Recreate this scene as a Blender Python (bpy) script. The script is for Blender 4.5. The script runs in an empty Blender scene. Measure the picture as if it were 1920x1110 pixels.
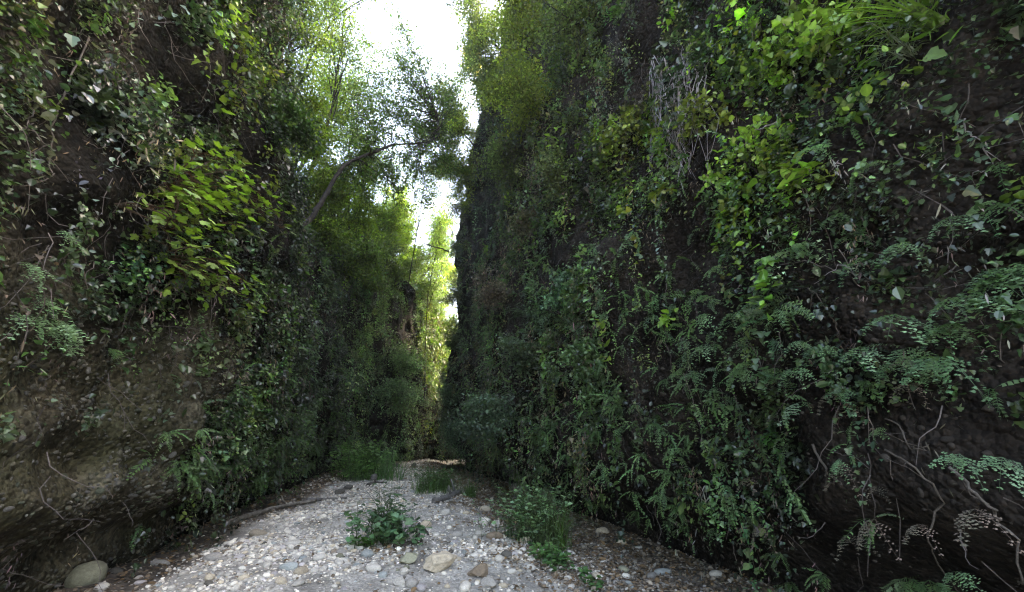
import bpy, math, random
import numpy as np

SEED = 11
rng = np.random.default_rng(SEED)
random.seed(SEED)
C = bpy.context.scene.collection
R = math.radians

# ------------------------------------------------------------------ camera
PITCH = R(19.2); FPX = 746.7; EYE = 1.5
CAM = np.array([0.0, 0.0, EYE])
cp, sp = math.cos(PITCH), math.sin(PITCH)

def project(p):
    p = np.asarray(p, float); q = p - CAM
    dep = q[..., 1] * cp + q[..., 2] * sp
    upc = -q[..., 1] * sp + q[..., 2] * cp
    d = np.where(np.abs(dep) < 1e-4, 1e-4, dep)
    return 960 + FPX * q[..., 0] / d, 555 - FPX * upc / d, dep

def at(u, v, y):
    """point on the ray of photo pixel (u, v) at forward distance y"""
    a, b = u - 960.0, 555.0 - v
    f = FPX * cp - b * sp; up = FPX * sp + b * cp
    t = y / f
    return np.array([a * t, y, EYE + up * t])

# ------------------------------------------------------------------ noise
def _hash(ix, iy, iz):
    n = (ix * 374761393 + iy * 668265263 + iz * 2147483647 + 1013904223) & 0x7fffffff
    n = ((n ^ (n >> 13)) * 1274126177) & 0x7fffffff
    n = ((n ^ (n >> 15)) * 668265263) & 0x7fffffff
    return ((n ^ (n >> 16)) & 0xffff) / 65535.0

def vnoise(p):
    p = np.asarray(p, float)
    i = np.floor(p).astype(np.int64); f = p - i
    f = f * f * (3 - 2 * f)
    x, y, z = i[..., 0], i[..., 1], i[..., 2]
    fx, fy, fz = f[..., 0], f[..., 1], f[..., 2]
    def L(a, b, t): return a + (b - a) * t
    c00 = L(_hash(x, y, z), _hash(x + 1, y, z), fx)
    c10 = L(_hash(x, y + 1, z), _hash(x + 1, y + 1, z), fx)
    c01 = L(_hash(x, y, z + 1), _hash(x + 1, y, z + 1), fx)
    c11 = L(_hash(x, y + 1, z + 1), _hash(x + 1, y + 1, z + 1), fx)
    return L(L(c00, c10, fy), L(c01, c11, fy), fz) * 2 - 1

def fbm(p, o=4):
    p = np.asarray(p, float); a, s, t = 1.0, 0.0, 0.0
    for k in range(o):
        s = s + a * vnoise(p * (2 ** k) + 17.3 * k); t += a; a *= 0.5
    return s / t

def nrm(v):
    return v / np.maximum(np.linalg.norm(v, axis=-1, keepdims=True), 1e-9)

def sstep(a, b, x):
    t = np.clip((x - a) / (b - a), 0, 1)
    return t * t * (3 - 2 * t)

# ------------------------------------------------------------------ mesh buffers
class T:
    """a small template mesh, copied many times into a buffer"""
    def __init__(s, v, faces, shade=None):
        s.v = np.array(v, float)
        s.tot = np.array([len(f) for f in faces])
        s.idx = np.concatenate([np.array(f) for f in faces])
        s.shade = np.ones(len(s.v)) if shade is None else np.array(shade, float)

class Buf:
    def __init__(s):
        s.v, s.i, s.t, s.c, s.n = [], [], [], [], 0
    def add(s, t, pos, M, col):
        pos = np.asarray(pos, float).reshape(-1, 3); k = len(pos)
        if k == 0: return
        M = np.asarray(M, float).reshape(-1, 3, 3); col = np.asarray(col, float).reshape(-1, 3)
        col = np.broadcast_to(col, (k, 3))
        V = np.einsum('kij,vj->kvi', M, t.v) + pos[:, None, :]
        s.v.append(V.reshape(-1, 3).astype(np.float32))
        off = s.n + np.arange(k)[:, None] * len(t.v)
        s.i.append((t.idx[None, :] + off).ravel().astype(np.int32))
        s.t.append(np.tile(t.tot, k).astype(np.int32))
        s.c.append((col[:, None, :] * t.shade[None, :, None]).reshape(-1, 3).astype(np.float32))
        s.n += k * len(t.v)
    def raw(s, v, faces, col):
        v = np.array(v, float)
        s.v.append(v.astype(np.float32))
        s.i.append(np.concatenate([np.array(f) for f in faces]).astype(np.int32) + s.n)
        s.t.append(np.array([len(f) for f in faces], np.int32))
        s.c.append(np.broadcast_to(np.array(col, np.float32), (len(v), 3)).astype(np.float32))
        s.n += len(v)
    def tube(s, pts, rad, sides=5, col=(1, 1, 1), wob=0.0):
        pts = np.array(pts, float); n = len(pts); rad = np.broadcast_to(np.array(rad, float), (n,))
        tan = nrm(np.gradient(pts, axis=0)); ref = np.array([0.31, 0.17, 0.93])
        a = nrm(np.cross(tan, ref)); b = np.cross(tan, a)
        ang = np.arange(sides) * 2 * math.pi / sides
        rr = rad[:, None] * (1 + wob * rng.uniform(-1, 1, (n, sides)))
        V = pts[:, None, :] + rr[..., None] * (np.cos(ang)[None, :, None] * a[:, None, :] + np.sin(ang)[None, :, None] * b[:, None, :])
        V = V.reshape(-1, 3)
        i = np.arange(n - 1)[:, None] * sides; j = np.arange(sides)[None, :]; j2 = (j + 1) % sides
        F = np.stack([i + j, i + j2, i + sides + j2, i + sides + j], -1).reshape(-1, 4)
        faces = [list(f) for f in F] + [list(range(sides))[::-1], [(n - 1) * sides + k for k in range(sides)]]
        s.raw(V, faces, col)
    def mesh(s, name, mat, smooth=False):
        v = np.concatenate(s.v); i = np.concatenate(s.i); t = np.concatenate(s.t); c = np.concatenate(s.c)
        me = bpy.data.meshes.new(name)
        me.vertices.add(len(v)); me.vertices.foreach_set('co', v.ravel())
        me.loops.add(len(i)); me.loops.foreach_set('vertex_index', i)
        me.polygons.add(len(t))
        st = np.zeros(len(t), np.int32); st[1:] = np.cumsum(t)[:-1]
        me.polygons.foreach_set('loop_start', st)
        me.polygons.foreach_set('use_smooth', np.full(len(t), smooth))
        me.update(calc_edges=True)
        ca = me.color_attributes.new('tint', 'FLOAT_COLOR', 'POINT')
        ca.data.foreach_set('color', np.concatenate([c, np.ones((len(c), 1), np.float32)], 1).ravel())
        me.materials.append(mat)
        return me
    def obj(s, name, mat, parent=None, loc=None, smooth=False):
        o = bpy.data.objects.new(name, s.mesh(name, mat, smooth)); C.objects.link(o)
        if parent is not None: o.parent = parent
        if loc is not None: o.location = loc
        return o

def tag(o, label=None, cat=None, group=None, kind=None):
    if label: o['label'] = label
    if cat: o['category'] = cat
    if group: o['group'] = group
    if kind: o['kind'] = kind
    return o

def empty(name, loc=(0, 0, 0), rz=0):
    o = bpy.data.objects.new(name, None); C.objects.link(o)
    o.location = loc; o.rotation_euler.z = rz; o.empty_display_size = 0.1
    return o

def copy_tree(o):
    c = o.copy(); C.objects.link(c)
    for ch in list(o.children):
        d = ch.copy(); C.objects.link(d); d.parent = c
        for g in ch.children:
            e = g.copy(); C.objects.link(e); e.parent = d
    return c

def frames(d, n, scale=1.0):
    """columns x, y (= tip direction d), z (= about n)"""
    d = nrm(np.asarray(d, float)); n = np.asarray(n, float)
    z = nrm(n - (n * d).sum(-1, keepdims=True) * d); x = np.cross(d, z)
    M = np.stack([x, d, z], -1)
    return M * np.asarray(scale, float).reshape(-1, 1, 1)

# ------------------------------------------------------------------ materials
def new_mat(name):
    m = bpy.data.materials.new(name); m.use_nodes = True
    nt = m.node_tree
    for n in list(nt.nodes): nt.nodes.remove(n)
    out = nt.nodes.new('ShaderNodeOutputMaterial')
    return m, nt, out

def nd(nt, t, **k):
    n = nt.nodes.new(t)
    for a, b in k.items():
        if a in n.inputs.keys() if hasattr(n.inputs, 'keys') else False: n.inputs[a].default_value = b
        else: setattr(n, a, b)
    return n

def leaf_mat(name, rough=0.45, spec=0.5, trans=0.35, warm=(1.0, 1.15, 0.55)):
    m, nt, out = new_mat(name)
    at_ = nd(nt, 'ShaderNodeAttribute', attribute_name='tint')
    tc = nd(nt, 'ShaderNodeTexCoord')
    nz = nd(nt, 'ShaderNodeTexNoise'); nz.inputs['Scale'].default_value = 30.0
    nt.links.new(tc.outputs['Object'], nz.inputs['Vector'])
    mr = nd(nt, 'ShaderNodeMapRange'); mr.inputs['To Min'].default_value = 0.7; mr.inputs['To Max'].default_value = 1.3
    nt.links.new(nz.outputs['Fac'], mr.inputs['Value'])
    mul = nd(nt, 'ShaderNodeVectorMath', operation='SCALE')
    nt.links.new(at_.outputs['Color'], mul.inputs[0]); nt.links.new(mr.outputs['Result'], mul.inputs['Scale'])
    bs = nd(nt, 'ShaderNodeBsdfPrincipled')
    bs.inputs['Roughness'].default_value = rough; bs.inputs['Specular IOR Level'].default_value = spec
    nt.links.new(mul.outputs['Vector'], bs.inputs['Base Color'])
    tr = nd(nt, 'ShaderNodeBsdfTranslucent')
    tm = nd(nt, 'ShaderNodeVectorMath', operation='MULTIPLY'); tm.inputs[1].default_value = warm
    nt.links.new(mul.outputs['Vector'], tm.inputs[0]); nt.links.new(tm.outputs['Vector'], tr.inputs['Color'])
    mx = nd(nt, 'ShaderNodeMixShader'); mx.inputs['Fac'].default_value = trans
    nt.links.new(bs.outputs[0], mx.inputs[1]); nt.links.new(tr.outputs[0], mx.inputs[2])
    nt.links.new(mx.outputs[0], out.inputs['Surface'])
    return m

def rock_mat(name, c0, c1, c2, scale=2.0, bump=0.4, tint=None, rough=0.85, pebbly=0.0, bdist=0.03):
    m, nt, out = new_mat(name)
    tc = nd(nt, 'ShaderNodeTexCoord')
    n1 = nd(nt, 'ShaderNodeTexNoise'); n1.inputs['Scale'].default_value = scale; n1.inputs['Detail'].default_value = 9; n1.inputs['Roughness'].default_value = 0.62
    nt.links.new(tc.outputs['Object'], n1.inputs['Vector'])
    cr = nd(nt, 'ShaderNodeValToRGB'); e = cr.color_ramp.elements
    e[0].position = 0.32; e[0].color = (*c0, 1); e[1].position = 0.68; e[1].color = (*c2, 1)
    k = e.new(0.5); k.color = (*c1, 1)
    nt.links.new(n1.outputs['Fac'], cr.inputs['Fac'])
    colr = cr.outputs['Color']
    n2 = nd(nt, 'ShaderNodeTexNoise'); n2.inputs['Scale'].default_value = scale * 9; n2.inputs['Detail'].default_value = 6
    nt.links.new(tc.outputs['Object'], n2.inputs['Vector'])
    mr = nd(nt, 'ShaderNodeMapRange'); mr.inputs['From Min'].default_value = 0.3; mr.inputs['From Max'].default_value = 0.7
    mr.inputs['To Min'].default_value = 0.7; mr.inputs['To Max'].default_value = 1.25
    nt.links.new(n2.outputs['Fac'], mr.inputs['Value'])
    s1 = nd(nt, 'ShaderNodeVectorMath', operation='SCALE')
    nt.links.new(colr, s1.inputs[0]); nt.links.new(mr.outputs['Result'], s1.inputs['Scale']); colr = s1.outputs['Vector']
    hgt = nd(nt, 'ShaderNodeMath', operation='ADD')
    nt.links.new(n1.outputs['Fac'], hgt.inputs[0]); nt.links.new(n2.outputs['Fac'], hgt.inputs[1]); h = hgt.outputs[0]
    if pebbly > 0:
        vo = nd(nt, 'ShaderNodeTexVoronoi'); vo.inputs['Scale'].default_value = 11.0
        nt.links.new(tc.outputs['Object'], vo.inputs['Vector'])
        vo2 = nd(nt, 'ShaderNodeTexVoronoi'); vo2.inputs['Scale'].default_value = 27.0
        nt.links.new(tc.outputs['Object'], vo2.inputs['Vector'])
        a1 = nd(nt, 'ShaderNodeMath', operation='MULTIPLY_ADD'); a1.inputs[1].default_value = -pebbly
        nt.links.new(vo.outputs['Distance'], a1.inputs[0]); nt.links.new(h, a1.inputs[2])
        a2 = nd(nt, 'ShaderNodeMath', operation='MULTIPLY_ADD'); a2.inputs[1].default_value = -pebbly * 0.6
        nt.links.new(vo2.outputs['Distance'], a2.inputs[0]); nt.links.new(a1.outputs[0], a2.inputs[2]); h = a2.outputs[0]
        sat = nd(nt, 'ShaderNodeMapRange'); sat.inputs['To Min'].default_value = 0.65; sat.inputs['To Max'].default_value = 1.5
        sx = nd(nt, 'ShaderNodeSeparateColor'); nt.links.new(vo2.outputs['Color'], sx.inputs[0])
        nt.links.new(sx.outputs[0], sat.inputs['Value'])
        s3 = nd(nt, 'ShaderNodeVectorMath', operation='SCALE')
        nt.links.new(colr, s3.inputs[0]); nt.links.new(sat.outputs['Result'], s3.inputs['Scale']); colr = s3.outputs['Vector']
    if tint == 'object':
        oi = nd(nt, 'ShaderNodeObjectInfo')
        mm = nd(nt, 'ShaderNodeVectorMath', operation='MULTIPLY')
        nt.links.new(colr, mm.inputs[0]); nt.links.new(oi.outputs['Color'], mm.inputs[1]); colr = mm.outputs['Vector']
    elif tint == 'attr':
        oi = nd(nt, 'ShaderNodeAttribute', attribute_name='tint')
        mm = nd(nt, 'ShaderNodeVectorMath', operation='MULTIPLY')
        nt.links.new(colr, mm.inputs[0]); nt.links.new(oi.outputs['Color'], mm.inputs[1]); colr = mm.outputs['Vector']
    bs = nd(nt, 'ShaderNodeBsdfPrincipled'); bs.inputs['Roughness'].default_value = rough
    bs.inputs['Specular IOR Level'].default_value = 0.12
    nt.links.new(colr, bs.inputs['Base Color'])
    bp = nd(nt, 'ShaderNodeBump'); bp.inputs['Strength'].default_value = bump; bp.inputs['Distance'].default_value = bdist
    nt.links.new(h, bp.inputs['Height']); nt.links.new(bp.outputs[0], bs.inputs['Normal'])
    nt.links.new(bs.outputs[0], out.inputs['Surface'])
    return m

M_LEAF = leaf_mat('leaf', 0.42, 0.5, 0.33)
M_GLOSS = leaf_mat('glossy_leaf', 0.3, 0.75, 0.22)
M_TREE = leaf_mat('tree_leaf', 0.5, 0.4, 0.6)
M_FERN = leaf_mat('fern_leaf', 0.5, 0.35, 0.35, (1.05, 1.15, 0.7))
M_DRY = leaf_mat('dry_leaf', 0.75, 0.2, 0.2, (1.1, 1.0, 0.8))
M_BARK = rock_mat('bark', (.03, .026, .022), (.06, .05, .042), (.10, .088, .075), 6, 0.6, 'attr')
M_ROOT = rock_mat('root_bark', (.6, .58, .55), (.85, .82, .8), (1.05, 1.0, 1.0), 12, 0.4, 'attr')
M_DRIFT = rock_mat('driftwood', (.10, .088, .078), (.17, .155, .14), (.26, .24, .225), 8, 0.5, 'attr')
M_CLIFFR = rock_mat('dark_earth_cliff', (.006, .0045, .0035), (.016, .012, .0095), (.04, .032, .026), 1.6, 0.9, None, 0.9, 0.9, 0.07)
M_CLIFFL = rock_mat('conglomerate_cliff', (.022, .019, .014), (.058, .051, .035), (.10, .092, .065), 1.6, 0.8, 'attr', 0.88, 0.8, 0.05)
M_STONE = rock_mat('river_stone', (.72, .72, .72), (.95, .95, .95), (1.12, 1.11, 1.08), 5, 0.25, 'object', 0.75)
M_PEB = rock_mat('pebble', (.78, .78, .78), (.95, .95, .95), (1.1, 1.1, 1.1), 14, 0.15, 'attr', 0.75)

# ------------------------------------------------------------------ templates
def fan(outline, fold=0.12, shade_mid=1.15):
    """leaf from half outline [(halfwidth, along)], folded along its midrib; tip last"""
    ys = [p[1] for p in outline]; n = len(outline)
    v, sh = [], []
    for w, y in outline: v.append((0, y, -0.06 * y * y)); sh.append(shade_mid)
    for w, y in outline: v.append((w, y, fold * w - 0.06 * y * y)); sh.append(0.92)
    for w, y in outline: v.append((-w, y, fold * w - 0.06 * y * y)); sh.append(0.92)
    f = []
    for k in range(n - 1):
        a, b = outline[k], outline[k + 1]
        for o, rev in ((n, False), (2 * n, True)):
            q = [k, k + o, k + 1 + o, k + 1]
            q = [x for j, x in enumerate(q) if True]
            if a[0] == 0: q = [k, k + 1 + o, k + 1]
            elif b[0] == 0: q = [k, k + o, k + 1]
            f.append(q[::-1] if rev else q)
    used = sorted({x for q in f for x in q}); mp = {x: i for i, x in enumerate(used)}
    return T([v[x] for x in used], [[mp[x] for x in q] for q in f], [sh[x] for x in used])

LEAF_S = fan([(0, 0), (.30, .42), (0, 1)], 0.3)                       # small rhombic leaf
LEAF_O = fan([(0, 0), (.24, .2), (.33, .5), (.2, .8), (0, 1)], 0.25)    # oval leaf
LEAF_I = fan([(.0, 0), (.36, .04), (.47, .3), (.27, .45), (.30, .62), (0, 1)], 0.22)   # ivy
LEAF_N = fan([(0, 0), (.075, .3), (.06, .7), (0, 1)], 0.3)                # narrow

def polyleaf(pts):
    v = [(0, .12, 0.02)] + [(x, y, -0.10 * (x * x + y * y) + 0.04 * (i % 2)) for i, (x, y) in enumerate(pts)]
    n = len(pts)
    return T(v, [[0, 1 + (i + 1) % n, 1 + i] for i in range(n)], [1.15] + [.95] * n)
def _maple():
    pts = []
    tips = [(-140, .42), (-68, .66), (0, .8), (68, .66), (140, .42)]
    for i, (a, r) in enumerate(tips):
        if i: pts.append((math.sin(R((tips[i - 1][0] + a) / 2)) * .43, .25 + math.cos(R((tips[i - 1][0] + a) / 2)) * .43))
        for da, k in ((-17, .82), (0, 1), (17, .82)):
            pts.append((math.sin(R(a + da)) * r * k, .25 + math.cos(R(a + da)) * r * k))
    pts.append((0, -.02))
    return polyleaf(pts)
LEAF_M = _maple()
LEAF_H = polyleaf([(0, .0), (.30, -.12), (.52, .1), (.5, .42), (.28, .75), (0, 1.0), (-.28, .75), (-.5, .42), (-.52, .1), (-.3, -.12)])  # broad heart leaf

def frond(n, width, droop, kind, rr, length=1.0):
    """a fern frond along +Y, hanging over in -Z; n pinna pairs"""
    v, f, sh = [], [], []
    def axis(t):
        return np.array([0, length * (t - 0.15 * droop * t * t), -length * droop * 0.55 * t * t])
    def quad(p, d, side, L, w, tone):
        b = len(v); nn = np.array([0, 0, 1.0])
        v.extend([p - side * w * .25, p + d * L * .45 - side * w * .5, p + d * L, p + d * L * .5 + side * w * .5])
        sh.extend([tone * .9, tone, tone * 1.1, tone]); f.append([b, b + 1, b + 2, b + 3])
    for k in range(n):                                       # rachis
        t0, t1 = k / n, (k + 1) / n; a, b_ = axis(t0), axis(t1); w = .008 * (1.2 - t0)
        b = len(v); v.extend([a + [-w, 0, 0], a + [w, 0, 0], b_ + [w * .8, 0, 0], b_ + [-w * .8, 0, 0]]); sh.extend([.6] * 4)
        f.append([b, b + 1, b + 2, b + 3])
    for k in range(n):
        t = 0.12 + 0.86 * (k + .5) / n; p = axis(t); ax = nrm(axis(t + .02) - axis(t - .02))
        env = width * (math.sin(math.pi * (0.16 + .84 * t)) ** .8 if kind == 'sword' else (1 - t) ** .8 + .06)
        for s in (-1, 1):
            if rr.random() < .09: continue
            L = env * rr.uniform(.7, 1.15); d = nrm(np.array([s, 0, 0]) * .9 + ax * rr.uniform(.2, .6) + np.array([0, 0, -.3 + rr.uniform(-.25, .15)]))
            side = nrm(np.cross(d, [0, 0, 1])); tone = rr.uniform(.85, 1.15)
            if kind == 'sword':
                quad(p, d, side, L, .92 * length / n, tone)
            else:                                            # maidenhair: fan pinnules along each pinna
                m = max(2, int(round(L / .085)))
                for j in range(m):
                    if rr.random() < .14: continue
                    q = p + d * L * (j + .4) / m + np.array([0, 0, -.12 * L * ((j + .5) / m) ** 2])
                    for s2 in (-1, 1):
                        d2 = nrm(d * .55 + side * s2 * .8 + np.array([0, 0, rr.uniform(-.3, .15)]))
                        quad(q, d2, nrm(np.cross(d2, [0, 0, 1])), (.07 * rr.uniform(.7, 1.25)), .075, tone * rr.uniform(.85, 1.15))
    return T(np.array(v), f, sh)
_rr = np.random.default_rng(5)
SWORD = [frond(n_, w_, d, 'sword', _rr) for n_, w_, d in ((17, .17, .6), (15, .15, 1.0), (19, .19, 1.4), (14, .2, 1.7))]
MAIDEN = [frond(n_, w_, d, 'maiden', _rr) for n_, w_, d in ((8, .34, .8), (7, .3, 1.2), (9, .38, 1.5), (6, .36, 1.8))]
SWORD_LO = [frond(9, w_, d, 'sword', _rr) for w_, d in ((.18, .9), (.15, 1.3), (.2, 1.6))]

def ico(sub):
    t = (1 + 5 ** .5) / 2
    v = [(-1, t, 0), (1, t, 0), (-1, -t, 0), (1, -t, 0), (0, -1, t), (0, 1, t), (0, -1, -t), (0, 1, -t), (t, 0, -1), (t, 0, 1), (-t, 0, -1), (-t, 0, 1)]
    f = [(0, 11, 5), (0, 5, 1), (0, 1, 7), (0, 7, 10), (0, 10, 11), (1, 5, 9), (5, 11, 4), (11, 10, 2), (10, 7, 6), (7, 1, 8),
         (3, 9, 4), (3, 4, 2), (3, 2, 6), (3, 6, 8), (3, 8, 9), (4, 9, 5), (2, 4, 11), (6, 2, 10), (8, 6, 7), (9, 8, 1)]
    v = [list(nrm(np.array(p, float))) for p in v]
    for _ in range(sub):
        cache, nf = {}, []
        def mid(a, b):
            k = (min(a, b), max(a, b))
            if k not in cache:
                v.append(list(nrm((np.array(v[a]) + np.array(v[b])) / 2))); cache[k] = len(v) - 1
            return cache[k]
        for a, b, c in f:
            ab, bc, ca = mid(a, b), mid(b, c), mid(c, a)
            nf += [(a, ab, ca), (b, bc, ab), (c, ca, bc), (ab, bc, ca)]
        f = nf
    return np.array(v), [list(q) for q in f]
def stone_t(sub, rough, seed, angular=0.0):
    v, f = ico(sub)
    n = fbm(v * 1.3 + seed * 7.7, 3)
    v = v * (1 + rough * n)[:, None]
    if angular > 0:                                        # knock flats off it
        r2 = np.random.default_rng(seed)
        for k in range(13):
            d = nrm(r2.normal(size=3)); h = r2.uniform(.5, .82)
            o = np.maximum((v @ d) - h, 0); v = v - angular * o[:, None] * d
        v = v * (1 + .13 * fbm(v * 3.1 + seed, 4))[:, None]
    return T(v, f)

# ------------------------------------------------------------------ ground height
def ground(x, y):
    x = np.asarray(x, float); y = np.asarray(y, float)
    p = np.stack([x, y, np.zeros_like(x)], -1)
    h = .09 * fbm(p * .45 + 3.1, 3) + .035 * fbm(p * 1.9, 3)
    cx = -.9 - .25 * y                                     # the bed falls a little towards both cliffs
    far = sstep(2.2, 3.6, np.abs(x - cx))
    return h - .20 * far - .0

# ------------------------------------------------------------------ cliffs
def smooth_poly(pts, it=3):
    p = np.array(pts, float)
    for _ in range(it):
        q = .75 * p[:-1] + .25 * p[1:]; r = .25 * p[:-1] + .75 * p[1:]
        n = np.empty((2 * len(q) + 2, 2)); n[0] = p[0]; n[-1] = p[-1]; n[1:-1:2] = q; n[2:-1:2] = r; p = n
    return p

class Cliff:
    def __init__(s, poly, side, rim, slope, prof, seed):
        s.p = smooth_poly(poly); d = np.linalg.norm(np.diff(s.p, axis=0), axis=1)
        s.a = np.concatenate([[0], np.cumsum(d)]); s.L = s.a[-1]
        s.side, s.rimf, s.slope, s.prof, s.seed = side, rim, slope, prof, seed; s.amp = .95 if side < 0 else .7
    def base(s, t):
        x = np.interp(t, s.a, s.p[:, 0]); y = np.interp(t, s.a, s.p[:, 1])
        e = .4
        tx = np.interp(t + e, s.a, s.p[:, 0]) - np.interp(t - e, s.a, s.p[:, 0])
        ty = np.interp(t + e, s.a, s.p[:, 1]) - np.interp(t - e, s.a, s.p[:, 1])
        l = np.maximum(np.hypot(tx, ty), 1e-6); tx, ty = tx / l, ty / l
        return x, y, (ty * s.side, -tx * s.side)             # normal into the gorge
    def pos(s, t, q):
        t = np.asarray(t, float); q = np.asarray(q, float)
        x, y, (nx, ny) = s.base(t); rim = s.rimf(x, y)
        over = np.maximum(q - rim, 0); sl = s.slope(x, y)
        soft = np.minimum(q, rim)
        z = soft + over * np.sin(sl); back = over * np.cos(sl)
        P = np.stack([x, y, z], -1)
        n = s.amp * fbm(P * [.26, .26, .24] + s.seed, 3) + .42 * fbm(P * [.9, .9, .75] + s.seed * 2, 3) + .16 * fbm(P * [2.6, 2.6, 1.9] + 5, 2) + .04 * vnoise(P * 7.0)
        fade = sstep(-.5, 1.0, z)
        off = n * (.25 + .75 * fade) + s.prof(x, y, z) - back
        z2 = z + .12 * fbm(P * .9 + 31, 2)
        return np.stack([x + nx * off, y + ny * off, z2], -1)
    def normal(s, t, q, e=.12):
        a = s.pos(t + e, q) - s.pos(t - e, q); b = s.pos(t, q + e) - s.pos(t, q - e)
        return nrm(np.cross(a, b)) * (1.0 if s.side > 0 else -1.0)
    def mesh(s, name, mat, qmax, ds, dq, colf=None):
        t = np.concatenate([np.arange(0, s.L, ds), [s.L]]); q = np.arange(-.7, qmax, dq)
        TT, QQ = np.meshgrid(t, q, indexing='ij'); V = s.pos(TT, QQ).reshape(-1, 3)
        n, m = len(t), len(q); i = np.arange(n - 1)[:, None] * m; j = np.arange(m - 1)[None, :]
        F = np.stack([i + j, i + m + j, i + m + j + 1, i + j + 1], -1).reshape(-1, 4)
        if s.side > 0: F = F[:, ::-1]
        b = Buf(); b.v.append(V.astype(np.float32)); b.i.append(F.ravel().astype(np.int32)); b.t.append(np.full(len(F), 4, np.int32))
        b.c.append((np.ones((len(V), 3)) if colf is None else colf(V)).astype(np.float32)); b.n = len(V)
        return tag(b.obj(name, mat, smooth=True), kind='structure')
    def lookup(s, smax=None):
        t = np.linspace(0, s.L, 900); q = np.linspace(0, 26, 420)
        TT, QQ = np.meshgrid(t, q, indexing='ij'); P = s.pos(TT, QQ)
        u, v, d = project(P); s.g = (TT.ravel(), QQ.ravel(), u.ravel(), v.ravel(), d.ravel())
    def hit(s, u, v):
        """where the ray of photo pixel (u, v) meets the face: point, normal, (t, q)"""
        t, q, U, V, D = s.g; d2 = (U - u) ** 2 + (V - v) ** 2; d2 = np.where(D < .4, 1e9, d2)
        lim = max(d2.min() * 1.5, 60.0); ok = np.where(d2 <= lim)[0]; k = ok[np.argmin(D[ok])]
        p = s.pos(t[k], q[k]); return p, s.normal(t[k], q[k]), (t[k], q[k])

def prof_r(x, y, z):
    under = -.75 * (1 - sstep(.05, 1.1, z))
    return under + .25 * np.sin(np.clip(z, 0, 6) / 6 * math.pi) - .03 * np.maximum(z - 6, 0)
def prof_l(x, y, z):
    return -.45 * (1 - sstep(.1, 1.0, z)) + .35 * np.sin(np.clip(z - .5, 0, 5) / 5 * math.pi) - .02 * np.maximum(z - 6, 0) \
        + .25 * (1 - sstep(0, .5, z)) * sstep(3, 8, y) + .07 * np.sin(z * 9 + .8 * np.sin(y * 1.3)) * (1 - sstep(1.6, 2.6, z))
def rim_l(x, y):
    return np.interp(y, [-8, -2, 3, 5.0, 5.8, 7.2, 9, 10, 14, 17, 19, 21, 23, 25, 27, 29, 31, 33, 36, 45], [4, 6, 12, 14, 10.6, 8.2, 6.7, 6.6, 8.0, 9.2, 10.6, 10.0, 11.2, 10.1, 10.6, 9.0, 9.3, 8.0, 8.6, 7])  # unseen rim behind the camera lowered to let more skylight in
def rim_r(x, y):
    return np.interp(y, [-8, -2, 2, 5, 8, 14, 24, 28, 40], [4, 6, 9, 12, 15, 20, 20.5, 14, 12.5])  # unseen rims near and behind the camera kept low to admit skylight
CR = Cliff([(13, -10), (8, -5.5), (4.1, 0), (2.6, 4.8), (1.1, 9.4), (-.4, 14), (-2.1, 19), (-3.4, 23.2), (-3.35, 25.4), (-1.6, 28), (2.4, 30.5), (5, 34), (5.8, 42)],  # unseen bend past the corner shaped to keep sun off the lower back wall
           -1, rim_r, lambda x, y: np.interp(y, [6, 15, 19, 25.5, 27.5], [R(35), R(35), R(60), R(60), R(12)]), prof_r, 4.0)
CL = Cliff([(-11, -10), (-7, -5.5), (-3.6, 0), (-4.62, 4.9), (-6.2, 12.3), (-7.6, 18.6), (-7.6, 21), (-6.9, 23.5), (-6.0, 26.2), (-5.2, 29.5), (-4.2, 32.5), (-1.8, 35.6), (.8, 40), (1.6, 48)],
           1, rim_l, lambda x, y: np.interp(y, [4, 6, 9], [R(45), R(34), R(24)]), prof_l, 9.0)
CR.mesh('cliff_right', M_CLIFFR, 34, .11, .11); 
def strata(V):
    n = fbm(V * .9 + 3, 3); soil = np.clip(sstep(2.3, 3.3, V[:, 2] + .8 * n) + sstep(5.5, 8, V[:, 1] + n), 0, 1)[:, None]
    band = .5 + .5 * np.sin(V[:, 2] * 7 + 3 * n); moss = sstep(.05, .35, fbm(V * [1.1, 1.1, .8] + 60, 3))[:, None]; c = (np.array([1, .98, .93]) * (1 - moss) + np.array([.85, .9, .68]) * moss) * (.75 + .5 * band)[:, None] * (1 - .3 * sstep(.1, .5, n))[:, None]
    return c * (1 - soil) + np.array([.17, .155, .15]) * soil
CL.mesh('cliff_left', M_CLIFFL, 34, .11, .11, strata)
CR.lookup(); CL.lookup()

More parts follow.
